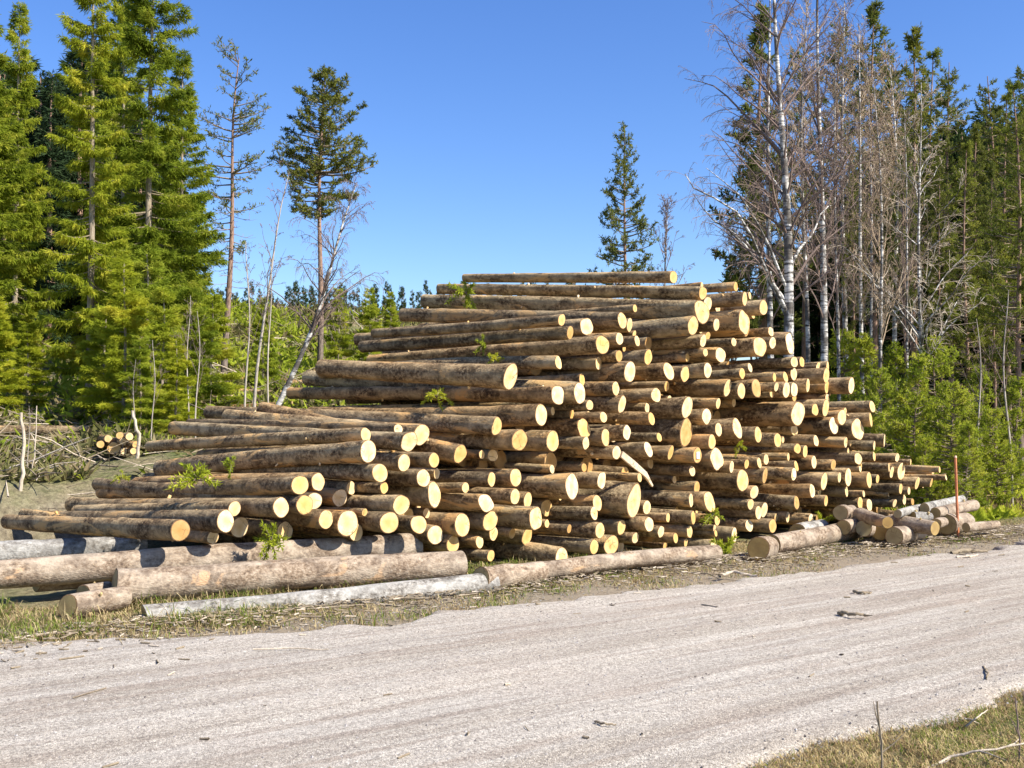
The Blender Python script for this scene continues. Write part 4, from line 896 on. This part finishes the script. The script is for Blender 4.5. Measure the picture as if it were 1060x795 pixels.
# undergrowth below the young pines and behind the pile
n = 30000; x, y, z = scatter_view(n, 840, 1120, 16.8, 42, rg); uu, ww = uw(x, y); k = (ww > 9.9) & (y > 17) & (x > 6.2-.0*y); x, y, z = x[k], y[k], z[k]
mb = MB(); D = rg.normal(size=(len(x), 3)); D[:, 2] = np.abs(D[:, 2]); mi = np.where(fbm(x*.6+3, y*.6)+.2*rg.normal(size=len(x)) > .0, 0, 1)
hh = np.maximum(0, fbm(x*.7+1, y*.7)+.15)*.7*rg.random(len(x))*sm(ww[k], 10, 12)
for q in range(2):
    s_ = mi == q; cards(mb, np.stack([x, y, z+hh], -1)[s_], D[s_], .16*rg.uniform(.5, 1.8, s_.sum()), .05*rg.uniform(.5, 1.6, s_.sum()), rg, q)
tag(mb.build('undergrowth', [F_YOUNG, F_DEAD], smooth=False), 'mixed green and straw undergrowth at the foot of the young pines', 'undergrowth', kind='stuff')
# litter of bark and twigs along the foot of the pile and on the road edge
n = 6500; u = rg.uniform(-4, 19, n); w = np.where(rg.random(n) < .985, np.abs(rg.normal(size=n))*-.6+9.2, rg.uniform(4, 8, n)); x, y = from_uw(u, w); z = np.maximum(terrain(x, y), np.where((w < 9.1) & (w > 3.5), road_z(u, np.clip(w, 3.5, 9.1)), -1))
a = rg.uniform(0, 6.28, n); L = rg.uniform(.02, .09, n)*(1+3*(rg.random(n) < .04)); q = np.linspace(-.5, .5, 3)[None]
P = np.stack([x[:, None]+np.cos(a)[:, None]*L[:, None]*q, y[:, None]+np.sin(a)[:, None]*L[:, None]*q, np.repeat((z+.006)[:, None], 3, 1)+rg.random((n, 1))*.01*q], -1)
rad = .0025+.006*rg.random(n); mb = MB(); hf = rg.random(n) < .18
tubes(mb, P[hf], rad[hf, None]*np.ones((1, 3)), 4, 0); tubes(mb, P[~hf], rad[~hf, None]*np.ones((1, 3)), 4, 1)
tag(mb.build('bark_litter', [B_STICK, B_TWIG]), 'chips of bark and twigs scattered along the foot of the pile', 'litter', kind='stuff')
# ---- marker pole
def paint(name, c, rough=.5):
    m, nt, b = M(name); nt.links.new(ramp(nt, noise(nt, coords(nt), 14, 4), [(.3, tuple(x_*.6 for x_ in c)), (.6, c)]), b.inputs['Base Color']); b.inputs['Roughness'].default_value = rough; return m
RED = paint('faded_orange_paint', (.60, .22, .10)); WHT = paint('white_paper', (.8, .8, .78))
g = at_ground(992, 557); t = at(989, 474, g[1])
mb = MB(); P = np.linspace(g-np.array([0, 0, .1]), t, 6); tubes(mb, P[None], np.array([[.018]*5+[.017]]), 10, 0)
root = empty('marker_pole', tuple(g)); o = mb.build('shaft', [RED], root); o.matrix_parent_inverse = Matrix.Translation(-Vector(g))
mb = MB(); tubes(mb, np.stack([t, t+np.array([0, 0, .03]), t+np.array([0, 0, .032])])[None], np.array([[.020, .017, .001]]), 10, 0); o = mb.build('cap', [paint('pale_cap', (.75, .45, .3))], root); o.matrix_parent_inverse = Matrix.Translation(-Vector(g))
tag(root, 'thin faded orange-red marker pole standing at the right end of the logs', 'marker pole')
# ---- sticks
def stick(pts, r0, r1, name, label, mat, cat='stick', forks=0, group=None, seed=0):
    rg = np.random.default_rng(seed); P = np.array(pts, float); k = len(P); s = np.linspace(0, k-1, k*4); Q = np.stack([np.interp(s, np.arange(k), P[:, i]) for i in range(3)], -1)
    Q[1:-1] += rg.normal(size=Q[1:-1].shape)*r0*.35
    mb = MB(); tubes(mb, Q[None], np.linspace(r0, r1, len(Q))[None], 8, 0)
    L = np.linalg.norm(P[-1]-P[0])
    for i in range(forks):
        j = rg.integers(2, len(Q)-1); d = unit(unit(Q[-1]-Q[0])+rg.normal(size=3)*.8); l = L*rg.uniform(.12, .35)
        tubes(mb, np.stack([Q[j], Q[j]+d*l*.5, Q[j]+d*l+rg.normal(size=3)*l*.1])[None], np.array([[r1*1.1, r1*.8, r1*.3]]), 5, 0)
    tag(mb.build(name, [mat]), label, cat, group)
def upright(px, yb, yt, d, r, name, label, mat, forks=0, dx=0, seed=0, cat='stick', group=None):
    x = (px-530)/FPX*d; b = np.array([x, d, float(terrain(x, d))-.08]); t = at(px+dx, yt, d); m_ = (b+t)/2+np.array([r*2, 0, 0]); stick([b, m_, t], r, r*.7, name, label, mat, cat, forks, group, seed)
upright(22, 478, 427, 13.9, .026, 'wooden_stake', 'weathered brown wooden stake at far left, upright in the bank', B_STICK, cat='stake', group='stakes and stems in the clearing')
upright(33, 478, 420, 14.6, .010, 'bare_twig', 'thin pale stem right of the wooden stake', B_STICK, 2, 5, 3, group='stakes and stems in the clearing')
upright(143, 450, 425, 16.5, .03, 'wooden_stake', 'short leaning pale stub above the little stack of cut pieces', B_STICK, 0, -6, 4, 'stake', group='stakes and stems in the clearing')
# roadside stems in the near grass
upright(908, 800, 726, 5.0, .006, 'bare_twig', 'thin dark upright stem in the near grass at bottom', B_TWIG, 3, 0, 6, group='stems in the near grass')
upright(1049, 800, 722, 5.2, .005, 'bare_twig', 'reddish upright stem at the lower right corner', B_BTWIG, 2, 2, 7, group='stems in the near grass')
upright(1058, 800, 715, 5.25, .004, 'bare_twig', 'reddish upright stem cut by the right edge at bottom', B_BTWIG, 1, 1, 8, group='stems in the near grass')
z0 = .03
stick([at_ground(950, 800, 0), at_ground(985, 784, .04), at_ground(1020, 776, .09), at_ground(1075, 768, .12)], .008, .004, 'fallen_branch', 'pale curved branch lying across the near grass at bottom right', B_STICK, 'branch', 4, None, 9)
stick([at_ground(1000, 752, .02), at_ground(1012, 742, .08), at_ground(1022, 735, .04)], .005, .003, 'fallen_branch', 'small crooked pale twig in the middle of the near grass', B_STICK, 'branch', 2, None, 10)
stick([at_ground(1018, 690, .03), at_ground(1023, 697, .04), at_ground(1021, 703, .03)], .008, .004, 'fallen_branch', 'short dark twig at the edge of road and near grass', B_TWIG, 'branch', 1, None, 11)
stick([at_ground(745, 596, .03), at_ground(757, 592, .05), at_ground(784, 596, .04)], .02, .012, 'wood_piece', 'white peeled stick on the sandy edge below the pile', B_STICK, 'stick', 1, None, 12)
stick([at_ground(716, 593, .02), at_ground(735, 594, .03), at_ground(750, 594, .02)], .012, .008, 'wood_piece', 'brown stick left of the white peeled one', B_TWIG, 'stick', 1, None, 13)
stick([at_ground(868, 634, .07), at_ground(884, 636, .08), at_ground(899, 637, .07)], .018, .008, 'bark_piece', 'larger dark strip of bark lying on the road', B_TWIG, 'bark', 1, None, 14)
stick([at_ground(884, 612, .07), at_ground(892, 614, .07), at_ground(902, 613, .07)], .015, .008, 'bark_piece', 'smaller dark bark piece farther up the road', B_TWIG, 'bark', 1, None, 15)
stick([at_ground(616, 747, .05), at_ground(626, 749, .055), at_ground(638, 750, .05)], .007, .004, 'bark_piece', 'tiny brown twig alone on the near half of the road', B_TWIG, 'bark', 0, None, 16)
stick([at_ground(262, 672, .05), at_ground(300, 671, .05), at_ground(340, 672, .05)], .006, .004, 'bark_piece', 'long thin straw-brown twig on the left of the road', B_STICK, 'bark', 0, None, 17)
stick([at_ground(985, 573, .05), at_ground(1005, 570, .07), at_ground(1022, 571, .05)], .03, .012, 'bark_piece', 'dark bark and turf clump on the track below the marker pole', B_TWIG, 'bark', 5, None, 18)
stick([at_ground(990, 577, .04), at_ground(1003, 576, .05), at_ground(1012, 574, .04)], .014, .01, 'wood_piece', 'pale chip on the track below the marker pole', B_STICK, 'stick', 1, None, 19)
# splintered strip hanging over the pile, right of its centre
p0 = face_point(643, 470, -.12); p1 = face_point(655, 480, -.16); p2 = face_point(668, 491, -.14); p3 = face_point(675, 503, -.08)
m_sp = wood_mat('splintered_wood', (.86, .76, .55), (.70, .52, .28))
mb = MB(); Q = np.stack([p0, p1, p2, p3]); wv = np.array([.01, .0, .034]); nv = np.array([.01, -.012, 0.])
V = []
for k_, p in enumerate(Q):
    ww_ = [1, 1.1, .8, .3][k_]; V += [p-wv*ww_-nv, p+wv*ww_-nv, p+wv*ww_+nv, p-wv*ww_+nv]
F = []
for k_ in range(3):
    for j in range(4): F.append((k_*4+j, k_*4+(j+1) % 4, k_*4+4+(j+1) % 4, k_*4+4+j))
F += [(0, 3, 2, 1), (12, 13, 14, 15)]; mb.add(V, F)
tag(mb.build('wood_splinter', [m_sp], smooth=False), 'long pale splintered strip of wood slanting down over the fattest slanted log end', 'splinter')
# white paper tags stapled on two ends
for (px, py, s_) in ((722.5, 472.5, .06), (826, 491, .06)):
    L_ = min(logs, key=lambda q_: abs(q_['px']-px)+abs(q_['py']-py)); ob = L_['obj']; r_ = L_['r']*.45
    mb = MB(); V = [(-.012, -r_, -r_), (-.012, r_, -r_), (-.012, r_, r_), (-.012, -r_, r_)]; V += [(-.010, a_, b_) for (_, a_, b_) in V]
    mb.add(V, [(0, 1, 2, 3), (7, 6, 5, 4), (0, 4, 5, 1), (1, 5, 6, 2), (2, 6, 7, 3), (3, 7, 4, 0)]); mb.build('paper_tag', [WHT], ob, smooth=False)
# ---- green spruce sprigs lodged in the pile
def sprig(px, py, off, size, label, seed, mat=None, up=.4, d=None):
    rg = np.random.default_rng(seed); p = face_point(px, py, off) if d is None else at(px, py, d); mb = MB(); nb = 9
    o0 = np.zeros((nb, 3)); dr = unit(rg.normal(size=(nb, 3))+np.array([0, -.3, up])); q = np.linspace(0, 1, 5)[None, :, None]
    L = size*rg.uniform(.5, 1.1, nb); P = o0[:, None]+dr[:, None]*L[:, None, None]*q-np.array([0, 0, 1.])*L[:, None, None]*.3*q**2
    tubes(mb, P, .006*(1-np.linspace(0, 1, 5)[None]*.8)*np.ones((nb, 1)), 4, 1)
    rep = np.repeat(np.arange(nb), 60); C_, D_ = lerp_along(P[rep], rg.uniform(.1, 1, len(rep)))
    cards(mb, C_, unit(D_+rg.normal(size=C_.shape)*.8), .09*rg.uniform(.5, 1.2, len(rep))*size/.35, .02*rg.uniform(.6, 1.4, len(rep))*size/.35, rg, 0)
    o = mb.build('spruce_sprig', [mat or F_YOUNG, B_TWIG], smooth=False); o.location = p; tag(o, label, 'sprig', 'green sprigs caught among the logs')
sprig(205, 497, 0.9, .28, 'large green and brown sprig on the left logs, below the long dark log', 1, d=11.2)
sprig(239, 483, 1.2, .16, 'small sprig just above the large left one', 2, d=11.6)
sprig(126, 494, 1.0, .12, 'tiny yellow sprig on the left log near its far end', 3, d=12.2)
sprig(281, 560, -.05, .24, 'green sprig hanging in the dark gap above the skid log', 4)
sprig(452, 410, 1.2, .20, 'green sprig standing by the long straight mid-left log', 5, up=.9, d=12.8)
sprig(482, 303, 1.5, .30, 'bushy green sprig at the top left end of the uppermost logs', 6, d=16.2)
sprig(500, 357, 1.0, .16, 'small green sprig between the sloping logs near the top', 7, d=13.6)
sprig(512, 371, .9, .15, 'dark green sprig under the lowest sloping log', 8, d=13.3)
sprig(766, 462, -.02, .14, 'little green sprig right of the half-shaded centre-right oval', 9)
sprig(752, 570, -.35, .30, 'green grass-like tuft at the foot of the pile', 10, up=1.2)
sprig(738, 533, -.05, .2, 'thin green sprig dangling low at centre right', 11)
sprig(850, 541, -.1, .22, 'green sprig on the ground logs right of centre', 12)
sprig(972, 531, .1, .2, 'dark green sprig between the ground logs near the marker pole', 13)
# ---- little stack of cut pieces and loose logs in the clearing
rg = np.random.default_rng(31)
where = ['left', 'right', 'top', 'bottom']
def small_log(px, py, d, r, L, al, label, group, wood=WOOD, bark=BARK, sd=0):
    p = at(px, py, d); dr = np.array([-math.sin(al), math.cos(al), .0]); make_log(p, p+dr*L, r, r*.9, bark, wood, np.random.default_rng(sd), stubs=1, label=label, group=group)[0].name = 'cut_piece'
GS = 'small stack of cut pieces behind the left of the pile'
for i, (px, py, r, lb) in enumerate([(118, 465, .085, 'largest cut piece of the small stack, round yellow end at its foot'), (128, 458, .05, 'cut piece upper right in the small stack'), (124, 452, .045, 'topmost cut piece of the small stack'),
     (134, 453, .05, 'cut piece at the right top of the small stack'), (112, 455, .05, 'cut piece at the left top of the small stack'), (140, 461, .045, 'rightmost cut piece of the small stack'), (128, 468, .045, 'cut piece low beside the largest one'),
     (104, 461, .045, 'leftmost cut piece of the small stack'), (138, 468, .04, 'lowest right cut piece of the small stack')]):
    small_log(px, py-1, _dd-.35+rg.uniform(-.1, .2), r*_dd/14.6, .8, rg.uniform(.3, 1.0), lb, GS, sd=500+i)
GC = 'loose logs lying about the clearing'
for i, (px, py, d, r, L, al, lb) in enumerate([(40, 401, 27, .10, 2.2, 1.35, 'pale log lying in the shade under the left spruces'), (29, 404, 26, .09, 1.2, .5, 'short white-ended log in the shade at left'), (38, 412, 26, .08, .5, .3, 'white stub under the pale log at left'),
     (222, 391, 24, .10, 1.6, 1.8, 'grey broken log lying right of the young spruces'), (303, 386, 25, .13, 2.6, 1.2, 'log with yellow end behind the leaning birch foot'), (240, 384, 28, .09, 1.8, 1.4, 'thin brown log on the slope behind the saplings'),
     (92, 432, 20, .10, 1.8, 1.7, 'pale stripped log below the pale-trunked spruce'), (320, 348, 36, .12, 3.0, 1.5, 'brown log on the slope left of the tall lone pine'),
     (352, 352, 34, .11, 2.6, 1.7, 'brown log on the slope right of the tall lone pine'), (300, 360, 32, .1, 2.5, 1.3, 'brown log lower on the slope by the lone pine')]):
    x = (px-530)/FPX*d; py2 = 397.5 if False else None
    p = np.array([x, d, float(terrain(x, d))+r*1.6]); dr = np.array([-math.sin(al), math.cos(al), 0]); e = p+dr*L; e[2] = float(terrain(e[0], e[1]))+r*1.6
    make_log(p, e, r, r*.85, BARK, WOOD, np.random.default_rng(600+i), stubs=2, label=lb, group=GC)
